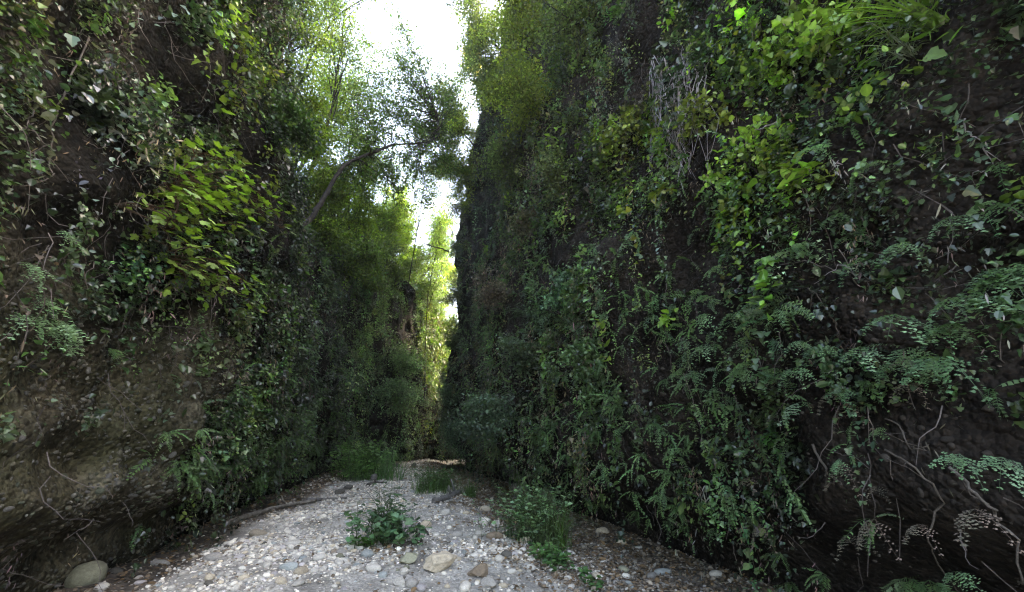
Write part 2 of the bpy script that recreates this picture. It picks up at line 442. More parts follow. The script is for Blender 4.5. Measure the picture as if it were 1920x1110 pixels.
# ------------------------------------------------------------------ ground sheet
def build_ground():
    xs = np.unique(np.concatenate([np.linspace(-70, -12, 14), np.arange(-12, 7, .07), np.linspace(7, 70, 14)]))
    ys = np.unique(np.concatenate([np.linspace(-40, -2, 10), np.arange(-2, 12, .07), np.arange(12, 40, .2), np.linspace(40, 95, 12)]))
    X, Y = np.meshgrid(xs, ys, indexing='ij'); Z = ground(X, Y)
    P = np.stack([X, Y, np.zeros_like(X)], -1); Z = Z + .016 * fbm(P * 7, 3) + .01 * np.abs(vnoise(P * 16))
    V = np.stack([X, Y, Z], -1).reshape(-1, 3); n, m = len(xs), len(ys)
    i = np.arange(n - 1)[:, None] * m; j = np.arange(m - 1)[None, :]
    F = np.stack([i + j, i + m + j, i + m + j + 1, i + j + 1], -1).reshape(-1, 4)
    x, y = V[:, 0], V[:, 1]
    g = gravel_mask(x, y)
    c = np.stack([g, g, g], -1)
    b = Buf(); b.v.append(V.astype(np.float32)); b.i.append(F.ravel().astype(np.int32)); b.t.append(np.full(len(F), 4, np.int32))
    b.c.append(c.astype(np.float32)); b.n = len(V)
    m_, nt, out = new_mat('riverbed_sand')
    at_ = nd(nt, 'ShaderNodeAttribute', attribute_name='tint'); tc = nd(nt, 'ShaderNodeTexCoord')
    def noise(sc, de=6):
        k = nd(nt, 'ShaderNodeTexNoise'); k.inputs['Scale'].default_value = sc; k.inputs['Detail'].default_value = de
        nt.links.new(tc.outputs['Object'], k.inputs['Vector']); return k
    def ramp(src, a, b_):
        k = nd(nt, 'ShaderNodeValToRGB'); k.color_ramp.elements[0].position = .35; k.color_ramp.elements[1].position = .65
        k.color_ramp.elements[0].color = (*a, 1); k.color_ramp.elements[1].color = (*b_, 1); nt.links.new(src, k.inputs['Fac']); return k
    n1 = noise(2.2); sand = ramp(n1.outputs['Fac'], (.24, .215, .18), (.48, .44, .385))
    n2 = noise(5.0, 9); soil = ramp(n2.outputs['Fac'], (.05, .038, .028), (.15, .115, .085))
    mx = nd(nt, 'ShaderNodeMix', data_type='RGBA')
    nt.links.new(at_.outputs['Fac'], mx.inputs['Factor']); nt.links.new(soil.outputs[0], mx.inputs['A']); nt.links.new(sand.outputs[0], mx.inputs['B'])
    vo = nd(nt, 'ShaderNodeTexVoronoi'); vo.inputs['Scale'].default_value = 42; nt.links.new(tc.outputs['Object'], vo.inputs['Vector'])
    sx = nd(nt, 'ShaderNodeSeparateColor'); nt.links.new(vo.outputs['Color'], sx.inputs[0])
    mr = nd(nt, 'ShaderNodeMapRange'); mr.inputs['To Min'].default_value = .7; mr.inputs['To Max'].default_value = 1.25; nt.links.new(sx.outputs[0], mr.inputs['Value'])
    sc = nd(nt, 'ShaderNodeVectorMath', operation='SCALE'); nt.links.new(mx.outputs['Result'], sc.inputs[0]); nt.links.new(mr.outputs['Result'], sc.inputs['Scale'])
    bs = nd(nt, 'ShaderNodeBsdfPrincipled'); bs.inputs['Roughness'].default_value = .9; nt.links.new(sc.outputs['Vector'], bs.inputs['Base Color'])
    bp = nd(nt, 'ShaderNodeBump'); bp.inputs['Strength'].default_value = .8; bp.inputs['Distance'].default_value = .012; bp.invert = True
    nt.links.new(vo.outputs['Distance'], bp.inputs['Height']); nt.links.new(bp.outputs[0], bs.inputs['Normal'])
    nt.links.new(bs.outputs[0], out.inputs['Surface'])
    return tag(b.obj('riverbed', m_, smooth=True), kind='structure')

def wall_x(y):
    return np.interp(y, CL.p[:, 1], CL.p[:, 0]), np.interp(y, CR.p[:, 1], CR.p[:, 0])
def gravel_mask(x, y):
    """1 on the pale gravel, 0 on the brown earth and litter along the cliffs"""
    x = np.asarray(x, float); y = np.asarray(y, float)
    yc = np.clip(y, -6, 32); l, r = wall_x(yc)
    p = np.stack([x, y, np.zeros_like(x)], -1); n = .45 * fbm(p * .9 + 5, 4)
    a = sstep(.45, 1.1, x - l + n); b = sstep(.7, 2.5, r - x + n * 2.0)
    return a * (.12 + .88 * b)
build_ground()

# ------------------------------------------------------------------ species map on the faces
def ell(u, v, cu, cv, ru, rv):
    return np.exp(-(((u - cu) / ru) ** 2 + ((v - cv) / rv) ** 2))

PAL = {
    'ivy':    np.array([.042, .072, .026]), 'mid': np.array([.088, .148, .045]), 'bright': np.array([.15, .25, .04]),
    'yellow': np.array([.135, .17, .036]), 'olive': np.array([.10, .105, .045]), 'dead': np.array([.13, .108, .08]),
    'blue':   np.array([.08, .135, .075]), 'maiden': np.array([.165, .27, .14]), 'pale': np.array([.10, .125, .105]),  # pale: sky sheen put into the leaf colour
    'fern':   np.array([.11, .19, .075]), 'far': np.array([.14, .23, .10]), 'black': np.array([.018, .03, .014]),  # far: leaf colour lightened to stand in for missing skylight
}
def pick(weights):
    """weights: list of (name, array) -> index array"""
    W = np.stack([np.broadcast_to(w, weights[0][1].shape) for _, w in weights], -1).clip(0); c = np.cumsum(W, -1)
    r = rng.random(c.shape[0]) * c[:, -1]
    return (r[:, None] > c).sum(-1).clip(0, len(weights) - 1)

def species_right(u, v, P):
    n = fbm(P * .55 + 2, 3); o = np.ones_like(u)
    w = [
        ('ivy', o * .8), ('black', o * .75),
        ('mid', .35 + .5 * n + 1.0 * ell(u, v, 1200, 480, 200, 120) + .8 * ell(u, v, 1230, 830, 170, 110)),
        ('bright', 2.0 * ell(u, v, 1190, 260, 90, 60) + 2.2 * ell(u, v, 1520, 130, 150, 110) + 1.8 * ell(u, v, 1390, 350, 110, 55) + .4 * ell(u, v, 1700, 250, 200, 120) + .5 * ell(u, v, 1150, 500, 160, 100)),
        ('yellow', 1.2 * ell(u, v, 1180, 270, 90, 60) + 1.1 * ell(u, v, 1440, 320, 90, 50) + .5 * ell(u, v, 960, 80, 70, 120)),
        ('olive', 2.0 * ell(u, v, 1060, 120, 190, 180) + .5 * (u < 1100)),
        ('dead', (1.1 - .6 * n) * (1 - sstep(1050, 1300, u)) * sstep(150, 300, v) + .35 + 1.3 * ell(u, v, 900, 450, 90, 180) + .9 * ell(u, v, 1120, 150, 140, 140) + .5 * ell(u, v, 1180, 780, 200, 90) + .7 * ell(u, v, 1650, 850, 260, 150)),
        ('blue', .25 + 1.0 * ell(u, v, 930, 790, 90, 60) + .8 * ell(u, v, 1080, 560, 60, 50)),
    ]
    dens = np.ones_like(u)
    dens *= 1 - .74 * sstep(1400, 1560, u) * sstep(660, 780, v) * (1 - .8 * ell(u, v, 1750, 1080, 260, 60))
    dens *= 1 - .45 * sstep(1560, 1800, u) * sstep(80, 420, v); dens *= 1 - .55 * ell(u, v, 1250, 130, 60, 80)
    dens *= 1 - .9 * ell(u, v, 1250, 1010, 130, 45)
    n2 = fbm(P * [1.7, 1.7, 1.5] + 3, 3); dens *= (.03 + .72 * sstep(-.04, .26, n2 + .5 * n)) * (.55 + .45 * np.clip(ell(u, v, 1400, 250, 420, 260) + ell(u, v, 1230, 830, 230, 130) + ell(u, v, 940, 790, 110, 90), 0, 1)) * sstep(.35, 1.0, P[:, 2] + .3 * n2); dens = np.maximum(dens, .26 * sstep(1350, 1500, u) * sstep(620, 480, v))
    return w, dens

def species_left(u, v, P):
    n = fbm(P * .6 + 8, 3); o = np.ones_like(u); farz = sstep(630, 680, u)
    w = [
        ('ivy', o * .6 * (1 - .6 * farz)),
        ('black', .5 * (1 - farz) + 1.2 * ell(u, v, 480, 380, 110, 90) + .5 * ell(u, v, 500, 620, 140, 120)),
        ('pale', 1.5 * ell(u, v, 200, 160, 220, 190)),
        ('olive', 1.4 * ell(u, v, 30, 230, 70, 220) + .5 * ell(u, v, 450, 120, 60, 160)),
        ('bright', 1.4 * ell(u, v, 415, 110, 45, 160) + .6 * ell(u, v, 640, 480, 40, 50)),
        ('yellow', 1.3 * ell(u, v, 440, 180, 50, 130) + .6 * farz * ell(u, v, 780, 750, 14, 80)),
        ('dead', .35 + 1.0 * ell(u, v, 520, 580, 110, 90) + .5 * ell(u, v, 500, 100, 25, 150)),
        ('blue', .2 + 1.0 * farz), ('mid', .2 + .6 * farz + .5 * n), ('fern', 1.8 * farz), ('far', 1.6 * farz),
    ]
    dens = np.ones_like(u)
    bare = sstep(480, 230, u) * sstep(530, 660, v)
    dens *= 1 - .96 * bare
    dens *= 1 - .97 * sstep(0, 60, v - (1090 - .40 * np.clip(u - 60, 0, 600) - 60)) * (u < 640)
    dens *= 1 - .45 * ell(u, v, 250, 560, 200, 120)
    n2 = fbm(P * [1.7, 1.7, 1.5] + 6, 3); dens *= .03 + .72 * sstep(-.05, .25, n2 + .5 * n)
    return w, dens

# ------------------------------------------------------------------ stones and clods set in the faces
def embedded(cl, N, srange, zmax, mask, rad, cols, name, sq, clod=False):
    t = rng.uniform(*srange, N); q = rng.uniform(.0, zmax, N); P = cl.pos(t, q); u, v, dep = project(P)
    k = (rng.random(N) < mask(u, v, P)) & (dep > .3) & (u > -300) & (u < 2250) & (v < 1350); P = P[k]; n = cl.normal(t[k], q[k]); k = len(P)
    r = rad * rng.lognormal(0, .5, k); r = np.minimum(r, rad * 3.2); col = np.array(cols)[rng.integers(0, len(cols), k)] * np.exp(rng.normal(0, .2, (k, 1)))
    M = frames(np.stack([rng.normal(0, 1, k), rng.normal(0, 1, k), rng.normal(0, .3, k)], 1), n + rng.normal(0, .25, (k, 3)), 1.0) * np.stack([r * rng.uniform(.6, 1, k), r * 1.1, r * sq], 1)[:, None, :]
    ts = [stone_t(1, .28 if not clod else .5, 300 + i) for i in range(6)]; w_ = rng.integers(0, 6, k); b = Buf()
    for i, tt in enumerate(ts): b.add(tt, (P - n * (r * .12)[:, None])[w_ == i], M[w_ == i], col[w_ == i])
    tag(b.obj(name, M_PEB, smooth=True), kind='stuff')
_s = lambda c, y: np.interp(y, c.p[:, 1], c.a)
embedded(CL, 24000, (_s(CL, 1), _s(CL, 9)), 3.0, lambda u, v, P: (.15 + .85 * sstep(-.2, .3, fbm(P * [.8, .8, 2.6], 3))) * (1 - sstep(2.0, 2.9, P[:, 2])), 0.014, [(.07, .075, .052), (.11, .10, .07), (.07, .065, .05), (.10, .095, .085), (.15, .14, .115)], 'embedded_pebbles', .5)
embedded(CR, 4500, (_s(CR, .8), _s(CR, 8)), 3.2, lambda u, v, P: .1 + .8 * sstep(-.1, .4, fbm(P * [1.2, 1.2, 2.0] + 9, 3)), .012, [(.03, .024, .019), (.05, .04, .032), (.02, .016, .013), (.08, .066, .055)], 'earth_clods', .55, True)

# ------------------------------------------------------------------ leaf cover
ZUP = np.array([0, 0, 1.0])
def scatter(cliff, N, srange, qmax, spec, lod=1.0):
    t = rng.uniform(*srange, N); q = rng.uniform(.15, qmax, N)
    P = cliff.pos(t, q); d = np.linalg.norm(P - CAM, axis=1)
    keep = rng.random(N) < np.clip((5.0 / d) ** lod, 0, 1)
    t, q, P, d = t[keep], q[keep], P[keep], d[keep]
    u, v, dep = project(P)
    ok = (dep > .3) & (u > -350) & (u < 2270) & (v > -350) & (v < 1350)
    t, q, P, d, u, v = t[ok], q[ok], P[ok], d[ok], u[ok], v[ok]
    w, dens = spec(u, v, P)
    k = rng.random(len(P)) < dens
    w = [(a, (b[k] if np.ndim(b) else b)) for a, b in w]
    return t[k], q[k], P[k], d[k], u[k], v[k], w

def jitter_col(c, amt=.3, hue=.12):
    k = len(c); return c * np.exp(rng.normal(0, amt, (k, 1))) * (1 + rng.normal(0, hue, (k, 3)))

def cover(cliff, N, srange, qmax, spec, name, leaves_per=44, lod=1.0):
    t, q, P, d, u, v, w = scatter(cliff, N, srange, qmax, spec, lod)
    nor = cliff.normal(t, q); names = [a for a, _ in w]; sp_ = pick(w)
    bufs = {'gloss': Buf(), 'leaf': Buf(), 'dry': Buf()}
    ls = (np.clip(d, 3.0, 40) / 5.0) ** .38                      # leaves grow coarser with distance
    for si, nm in enumerate(names):
        idx = np.where(sp_ == si)[0]
        if len(idx) == 0: continue
        dead = nm == 'dead'; K = leaves_per if not dead else 26
        K = {'pale': 16, 'bright': 22, 'yellow': 22}.get(nm, K)
        base = jitter_col(np.repeat(PAL[nm][None], len(idx), 0), .38, .11) * np.exp(.75 * fbm(P[idx] * [.8, .8, .6] + 77, 3))[:, None]
        rad = .13 * rng.lognormal(0, .42, len(idx)) * ls[idx]; lift = rng.uniform(-.02, .2, len(idx)) ** 1.0 * ls[idx]
        cen = P[idx] + nor[idx] * lift[:, None]
        n_ = np.repeat(nor[idx], K, 0); c_ = np.repeat(cen, K, 0); r_ = np.repeat(rad, K); k = len(c_)
        hang = rng.random(len(idx)) < (.75 if dead else .3); h_ = np.repeat(hang, K)
        g = rng.normal(0, 1, (k, 3)); g -= (g * n_).sum(1, keepdims=True) * n_ * .6
        off = g * r_[:, None] * .75
        dome = np.maximum(0, 1 - (np.linalg.norm(off, axis=1) / (1.6 * r_)) ** 2)
        along = rng.random(k) * r_ * 6                            # hanging strands
        phi = np.repeat(rng.uniform(0, 6.28, len(idx)), K)
        strand = np.stack([np.sin(along * 5 + phi) * .035, np.cos(along * 4 + phi) * .035, -along], 1) + g * .035 * r_[:, None] / .15
        off = np.where(h_[:, None], strand, off)
        pos = c_ + off + n_ * (dome * r_ * rng.uniform(.2, .8, k))[:, None]
        pos = pos + n_ * np.where(h_, .06 + .1 * rng.random(k), 0)[:, None]
        up = n_ * .34 + ZUP * .95 + rng.normal(0, .42, (k, 3))
        tip = n_ * .7 - ZUP * .5 + rng.normal(0, .6, (k, 3))
        size = {'ivy': .041, 'mid': .044, 'bright': .066, 'yellow': .058, 'olive': .034, 'dead': .04, 'blue': .038, 'pale': .046, 'black': .04, 'fern': .044, 'far': .044}[nm]
        sz = size * np.repeat(ls[idx] * rng.lognormal(0, .22, len(idx)), K) * rng.lognormal(0, .3, k)
        col = jitter_col(np.repeat(base, K, 0), .22, .07)
        M = frames(tip, up, sz); dd = np.repeat(d[idx], K)
        if dead:
            M = frames(-ZUP + rng.normal(0, .35, (k, 3)) + n_ * .2, n_ + rng.normal(0, .5, (k, 3)), sz * 1.15)
            bufs['dry'].add(LEAF_N, pos, M, col)
        else:
            b = bufs['gloss'] if nm in ('pale', 'ivy', 'black') else bufs['leaf']
            near = dd < 9
            kind = rng.random(k) < .5
            b.add(LEAF_I, pos[near & kind], M[near & kind], col[near & kind])
            b.add(LEAF_O, pos[near & ~kind], M[near & ~kind], col[near & ~kind])
            b.add(LEAF_S, pos[~near], M[~near] * 1.1, col[~near])
    for key, mat, nm in (('gloss', M_GLOSS, 'ivy'), ('leaf', M_LEAF, 'creepers'), ('dry', M_DRY, 'dead_stems')):
        if bufs[key].n: tag(bufs[key].obj(nm, mat), kind='stuff')
    return P, nor, d, u, v

sR = np.interp(-1.0, CR.p[:, 1], CR.a); sR2 = np.interp(29.0, CR.p[:, 1], CR.a)
sL = np.interp(-1.0, CL.p[:, 1], CL.a); sL2 = np.interp(41.0, CL.p[:, 1], CL.a)
cover(CR, 120000, (sR, sR2), 33, species_right, 'ivy')
sLm = np.interp(26, CL.p[:, 1], CL.a)
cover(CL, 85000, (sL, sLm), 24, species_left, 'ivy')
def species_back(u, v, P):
    z = P[:, 2]; painted_lit = sstep(3.5, 6.5, z + .8 * fbm(P * .5, 2)); o = np.ones_like(u)  # sunlit upper band put into the leaf colours, duller tones below
    return [('mid', .5 + .4 * painted_lit), ('yellow', 1.2 * painted_lit + .15), ('bright', .8 * painted_lit), ('olive', .3 + .2 * (1 - painted_lit)), ('blue', .6 * (1 - painted_lit)), ('dead', .4 * (1 - painted_lit))], (.35 + .6 * painted_lit)
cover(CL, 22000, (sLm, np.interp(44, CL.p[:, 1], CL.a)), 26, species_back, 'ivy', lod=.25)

# ---- ferns that nobody could count, small and far, as cover
def fern_cover(cliff, N, srange, qmax, mask, sizes, kinds, pal, lift=.05, lod=True):
    t = rng.uniform(*srange, N); q = rng.uniform(.25, qmax, N); P = cliff.pos(t, q); u, v, dep = project(P)
    d = np.linalg.norm(P - CAM, axis=1)
    k = (rng.random(N) < mask(u, v)) & (dep > .3) & (u > -300) & (u < 2220) & (v > -300) & (v < 1300) & (rng.random(N) < np.clip((6 / d) ** .8, 0, 1))
    t, q, P, d = t[k], q[k], P[k], d[k]; n = cliff.normal(t, q); b = Buf(); lo = rng.uniform(0, .22, len(P))
    for _ in range(4):                                       # fronds per plant
        side = rng.normal(0, .8, (len(P), 3)); tip = n * .8 + side + ZUP * rng.uniform(-.5, .5, (len(P), 1)); tip[:, 2] -= .2
        up = ZUP + n * .35 + rng.normal(0, .25, (len(P), 3))
        s = rng.uniform(*sizes, len(P)) * (np.clip(d, 4, 30) / 5) ** .3
        M = frames(tip, up, s); col = jitter_col(np.repeat(pal[None], len(P), 0), .25, .08)
        which = rng.integers(0, len(kinds), len(P))
        for j, T_ in enumerate(kinds):
            m = which == j; b.add(T_, (P + n * (lift + lo[:, None]))[m], M[m], col[m])
    tag(b.obj('fern_cover', M_FERN), kind='stuff')
fern_cover(CR, 8500, (sR, sR2), 12, lambda u, v: .10 + .65 * ell(u, v, 1230, 820, 210, 130) + .45 * ell(u, v, 1150, 600, 230, 140) + .5 * ell(u, v, 1000, 800, 130, 90), (.16, .32), SWORD_LO, PAL['fern'])
fern_cover(CR, 4500, (sR, sR2), 7, lambda u, v: .03 + .8 * ell(u, v, 1450, 610, 170, 110) + .35 * ell(u, v, 1090, 570, 70, 50), (.15, .3), MAIDEN, PAL['maiden'] * .8)
fern_cover(CL, 9000, (sL, sL2), 6, lambda u, v: (.02 + .95 * ell(u, v, 490, 840, 170, 70)) * (1 - .9 * sstep(420, 220, u)) + .3 * ell(u, v, 560, 700, 120, 100), (.16, .3), SWORD_LO, PAL['fern'] * .85)

# ------------------------------------------------------------------ landmarks and labels
ORD = ['closest', 'second closest', 'third closest', 'fourth closest', 'fifth closest', 'sixth closest', 'seventh closest', 'eighth closest',
       'ninth closest', 'tenth closest', 'eleventh closest', 'twelfth closest', 'thirteenth closest', 'fourteenth closest', 'fifteenth closest']
LAND = {'bed': [], 'right': [], 'left': []}
def name_by_landmark(items, where):
    """items: (object, description, position); labels each by its rank from the nearest landmark"""
    cells = {}
    for o, desc, p in items:
        k = min(range(len(LAND[where])), key=lambda i: np.linalg.norm(LAND[where][i][1] - p))
        cells.setdefault((k, desc), []).append((np.linalg.norm(LAND[where][k][1] - p), o))
    for (k, desc), l in cells.items():
        l.sort(key=lambda r: r[0])
        for r, (_, o) in enumerate(l):
            o['label'] = f"{desc}, {ORD[min(r, len(ORD) - 1)]} of its look to the {LAND[where][k][0]}"

# ------------------------------------------------------------------ trees
def grow(rr, trunk, r0, tips_c, tips_r, nlimb, nsub, nleaf, lsize, col, spread=.21, colj=.4, leafT=LEAF_S, limb_t=(.35, 1.0), bark=(1, 1, 1)):
    """trunk polyline + limbs that reach for points in the crown's volume + leaves round their twigs"""
    wood, crown = Buf(), Buf()
    trunk = np.array(trunk, float); n = len(trunk)
    tt = np.linspace(0, 1, 14); idx = np.linspace(0, n - 1, n)
    path = np.stack([np.interp(tt * (n - 1), idx, trunk[:, k]) for k in range(3)], 1)
    path[1:-1] = (path[:-2] + 2 * path[1:-1] + path[2:]) / 4
    path[1:] += rr.normal(0, r0 * .35, (13, 3))
    bark = tuple(.5 * b_ for b_ in bark); wood.tube(path, r0 * .72 * (1 - .75 * tt) + .004, 8, bark, .12)
    lp, tips = [], []
    for k in range(nlimb):
        t = rr.uniform(*limb_t); a = np.array([np.interp(t, tt, path[:, j]) for j in range(3)])
        g = nrm(rr.normal(size=3)) * rr.random() ** .4
        e = np.array(tips_c) + g * np.array(tips_r) * rr.uniform(.65, 1.25)
        m = (a + e) / 2 + rr.normal(0, .12, 3) * np.linalg.norm(e - a) + [0, 0, .1 * np.linalg.norm(e - a)]
        s = np.linspace(0, 1, 7)[:, None]; b = (1 - s) ** 2 * a + 2 * s * (1 - s) * m + s ** 2 * e
        b[1:-1] += rr.normal(0, .03 * np.linalg.norm(e - a) / 2, (5, 3))
        r = r0 * (.15 + .3 * (1 - t))
        wood.tube(b, np.linspace(r, r * .25, 7), 5, bark)
        for j in range(nsub):
            q = b[rr.integers(2, 7)]; e2 = q + nrm(rr.normal(size=3) + nrm(e - a) * .8 + [0, 0, .1]) * rr.uniform(.35, .95) * max(tips_r) * .42
            m2 = (q + e2) / 2 + rr.normal(0, .06, 3)
            bb = np.stack([q, m2, e2]); wood.tube(bb, [r * .3, r * .2, r * .09], 3, bark); tips.append(bb)
        tips.append(np.stack([b[4], b[5], b[6]]))
    tips = np.array(tips); k = rr.integers(0, len(tips), nleaf); w = rr.random((nleaf, 1)) ** .7
    c = np.where(w < .5, tips[k, 0] + (tips[k, 1] - tips[k, 0]) * w * 2, tips[k, 1] + (tips[k, 2] - tips[k, 1]) * (w * 2 - 1))
    g = rr.normal(0, 1, (nleaf, 3)) * spread * [1, 1, .38]
    pos = c + g
    tone = np.exp(rr.normal(0, colj, len(tips)))[k][:, None]
    cc = np.array(col)[None] * tone * np.exp(rr.normal(0, .2, (nleaf, 1))) * (1 + rr.normal(0, .07, (nleaf, 3)))
    up = ZUP + rr.normal(0, .5, (nleaf, 3)); tip = rr.normal(0, 1, (nleaf, 3)) + [0, 0, -.35] + nrm(g) * .5
    M = frames(tip, up, lsize * rr.lognormal(0, .25, nleaf))
    crown.add(leafT, pos, M, cc)
    return wood, crown

def tree(name, label, base, top, r0, cc, cr, nlimb, nsub, nleaf, lsize, col, seed, group='trees growing above the gorge', mid=None, **kw):
    rr = np.random.default_rng(seed); base = np.array(base, float); top = np.array(top, float)
    mid = (base + top) / 2 + rr.normal(0, .25, 3) if mid is None else np.array(mid)
    tr = [base * 0, mid - base, top - base]
    wood, crown = grow(rr, tr, r0, np.array(cc) - base, cr, nlimb, nsub, nleaf, lsize, col, **kw)
    e = empty(name, base); wood.obj('trunk', M_BARK, e, smooth=True); crown.obj('crown', M_TREE, e)
    return tag(e, label, 'tree', group)

YG = (.15, .215, .038); MG = (.12, .18, .045); DG = (.04, .062, .024); SUN = (.17, .22, .035)  # SUN: sunlit tone put into the slot trees' leaf colour
def on(cl, x, y):                                            # height of the land behind a rim, roughly
    t = np.interp(y, cl.p[:, 1], cl.a); qs = np.linspace(0, 30, 120); P = cl.pos(np.full(120, t), qs)
    k = np.argmin(np.abs(P[:, 0] - x) - .002 * P[:, 2]); return P[k, 2]
def ltree(label, x, y, h, cr, nleaf, col, seed, lean=(0, 0), ls=.085, r0=.13, cl=None, name='broadleaf_tree', cz=.68, **kw):
    z = on(cl or CL, x, y) - .15; top = (x + lean[0], y + lean[1], z + h * .95)
    return tree(name, label, (x, y, z), top, r0, (x + lean[0] * .8, y + lean[1] * .8, z + h * cz), cr, 16, 6, nleaf, ls, col, seed, **kw)

def ptree(label, u, v, y, ru, rv, nleaf, col, seed, ls=.085, r0=.11, cl=None, name='broadleaf_tree', nl=20, **kw):
    r0 = r0 * .7
    """tree whose crown is centred on photo pixel (u, v) at forward distance y"""
    c = at(u, v, y); d = np.linalg.norm(c - CAM); k = (c[1] * cp + (c[2] - EYE) * sp) / FPX
    rr = np.random.default_rng(seed + 999); x = c[0] - rr.uniform(.2, 1.0); yb = y + rr.uniform(-.3, .6)
    z = on(cl or CL, x, yb) - .2; top = c + np.array([0, 0, rv * k * .75])
    return tree(name, label, (x, yb, min(z, c[2] - rv * k * .6)), top, r0, c, (ru * k, ru * k * 1.1, rv * k), nl, 7, nleaf, ls, col, seed, **kw)
ptree('thin yellow-green tree in the upper left corner of the open sky', 590, 40, 9.8, 75, 150, 15000, MG, 101, .075)
ptree('sparse grey-green tree right of the thin one at the top of the picture', 640, 60, 11, 55, 90, 3800, MG, 113, .075)
ptree('bushy yellow-green tree on the left rim hugging the dark cliff edge', 570, 240, 10.5, 70, 120, 16000, YG, 102, .08)
ptree('broad yellow-green tree behind the lower arching trunk', 600, 370, 11.5, 62, 95, 14000, YG, 103, .08)
ptree('full yellow-green tree left of the leaves against the sky', 625, 190, 14, 55, 110, 13000, YG, 114, .085)
ptree('low yellow-green tree under the bend of the arching trunk', 668, 372, 15, 58, 70, 11000, YG, 104, .09)
ptree('darker green tree on the left rim behind the mossy limb', 655, 455, 17, 62, 60, 10000, MG, 105, .09)
ptree('soft green tree on the left rim below the hole in the canopy', 715, 420, 20, 52, 62, 10000, YG, 106, .11)
ptree('small lime tree on the far left rim under the white cloud', 750, 450, 24, 42, 58, 9000, YG, 107, .12)
ptree('green tree on the far left rim right above the bulging shrubs', 705, 520, 22, 55, 55, 9000, MG, 115, .11)
ptree('hazy green tree farthest back on the left slope', 775, 500, 30, 36, 52, 8000, MG, 108, .13)
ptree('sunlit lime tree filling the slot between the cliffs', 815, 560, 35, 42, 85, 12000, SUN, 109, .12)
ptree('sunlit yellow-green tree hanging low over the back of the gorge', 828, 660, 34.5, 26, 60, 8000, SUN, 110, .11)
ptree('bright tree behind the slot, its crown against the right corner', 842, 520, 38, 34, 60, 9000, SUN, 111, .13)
ptree('lacy tree hanging in the lower half of the sky gap', 800, 318, 20, 66, 52, 5200, MG, 150, .085, r0=.06)
ptree('airy tree beside the corner of the right cliff under the lacy tree', 832, 425, 25, 30, 50, 4200, MG, 151, .1, r0=.06)
ptree('airy tree left of the leaves against the sky, thin and pale', 690, 170, 13, 46, 100, 6000, MG, 152, .075, r0=.05)
ptree('low bushy tree closing the gap left of the mossy limb', 602, 440, 12.5, 42, 46, 7000, YG, 146, .08)
ptree('light green tree closing the gap right of the mossy limb', 712, 462, 21, 46, 50, 9000, YG, 147, .1)
ptree('pale lime tree standing right of the low hole in the canopy', 828, 470, 33, 32, 55, 7000, YG, 140, .12)
ptree('yellow-green tree left of the low hole in the canopy', 745, 385, 26, 40, 50, 8000, YG, 141, .12)
ptree('tall thin-leaved tree behind the arching trunk, tip in the sky', 700, 300, 19, 62, 85, 7000, MG, 142, .1)
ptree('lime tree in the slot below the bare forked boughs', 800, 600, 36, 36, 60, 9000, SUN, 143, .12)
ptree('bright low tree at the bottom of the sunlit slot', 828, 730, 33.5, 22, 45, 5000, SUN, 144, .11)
ptree('lime tree on the left rim above the bulging shrubs', 760, 545, 28, 40, 48, 9000, YG, 145, .12)
c_ = at(832, 425, 30)
tree('broadleaf_tree', 'thin grey-green tree leaning out between the cloud and the right cliff', (-8.2, 30.5, 8.6), c_ + [0, 0, 1.6], .1, c_, (1.3, 1.4, 2.6), 18, 6, 5000, .12, MG, 112)
def rtree(label, x, y, z, h, cr, nleaf, col, seed, lean=(0, 0), ls=.1, cz=.6):
    return tree('rim_tree', label, (x, y, z), (x + lean[0], y + lean[1], z + h * .95), .12, (x + lean[0] * .8, y + lean[1] * .8, z + h * cz), cr, 14, 6, nleaf, ls, col, seed)
def hang_tree(label, u, v, r, nleaf, col, seed, ls=.1, out=.9, name='hanging_tree'):
    """small tree rooted in the right face and growing out and up from it"""
    p, n, _ = CR.hit(u, v); b = p - n * .2 - [0, 0, r[2] * .5]; c = p + n * r[0] * out
    return tree(name, label, b, c + [0, 0, r[2] * .6], .07, c, r, 18, 7, nleaf, ls, col, seed, 'small trees on the right cliff')
OY = (.15, .18, .04); GG = (.125, .165, .055)
hang_tree('olive-yellow tree filling the angle between sky and right cliff', 880, 245, (2.2, 2.2, 2.6), 16000, OY, 120, .1, 1.0)
hang_tree('olive tree below the olive-yellow one at the right cliff edge', 880, 330, (1.3, 1.4, 1.8), 8000, OY, 121, .095, .8)
hang_tree('grey-green tree on the right cliff edge against the pale sky', 925, 70, (1.4, 1.6, 2.4), 11000, GG, 122, .09, .9)
hang_tree('pale green tree right of the golden crown on the right cliff', 930, 170, (1.5, 1.6, 2.2), 12000, GG, 123, .09, .7)
hang_tree('yellowish tree high on the right cliff at the top of the picture', 985, 60, (1.4, 1.5, 2.2), 10000, OY, 124, .085, .5)
hang_tree('olive tree in the upper right cliff left of the dark hollow', 1010, 190, (1.3, 1.4, 1.6), 8000, OY, 126, .085, .4)
hang_tree('dull green tree beside the olive tree on the upper right cliff', 960, 290, (1.2, 1.2, 1.5), 6000, (.09, .12, .045), 127, .085, .4)
hang_tree('dusky green tree at the top of the right cliff, rightmost of the row', 1090, 50, (1.2, 1.2, 1.3), 6000, (.085, .11, .04), 128, .075, .3)
tree('rim_tree', 'golden sunlit crown poking above the right rim', at(905, 180, 25.5) + [.6, 0, -4], at(884, 95, 25), .06, at(882, 108, 25), (.75, .8, 1.5), 12, 6, 5000, .11, (.36, .29, .03), 129)  # gold of the sunlight put into the leaf colour
tree('rim_tree', 'dark leafy tree whose twigs dip into the top of the sky', (1.6, 11.5, 20.5), at(868, -10, 12), .09, at(862, -6, 12), (.75, .7, .8), 14, 5, 900, .085, (.06, .09, .035), 130, bark=(.8, .8, .8))
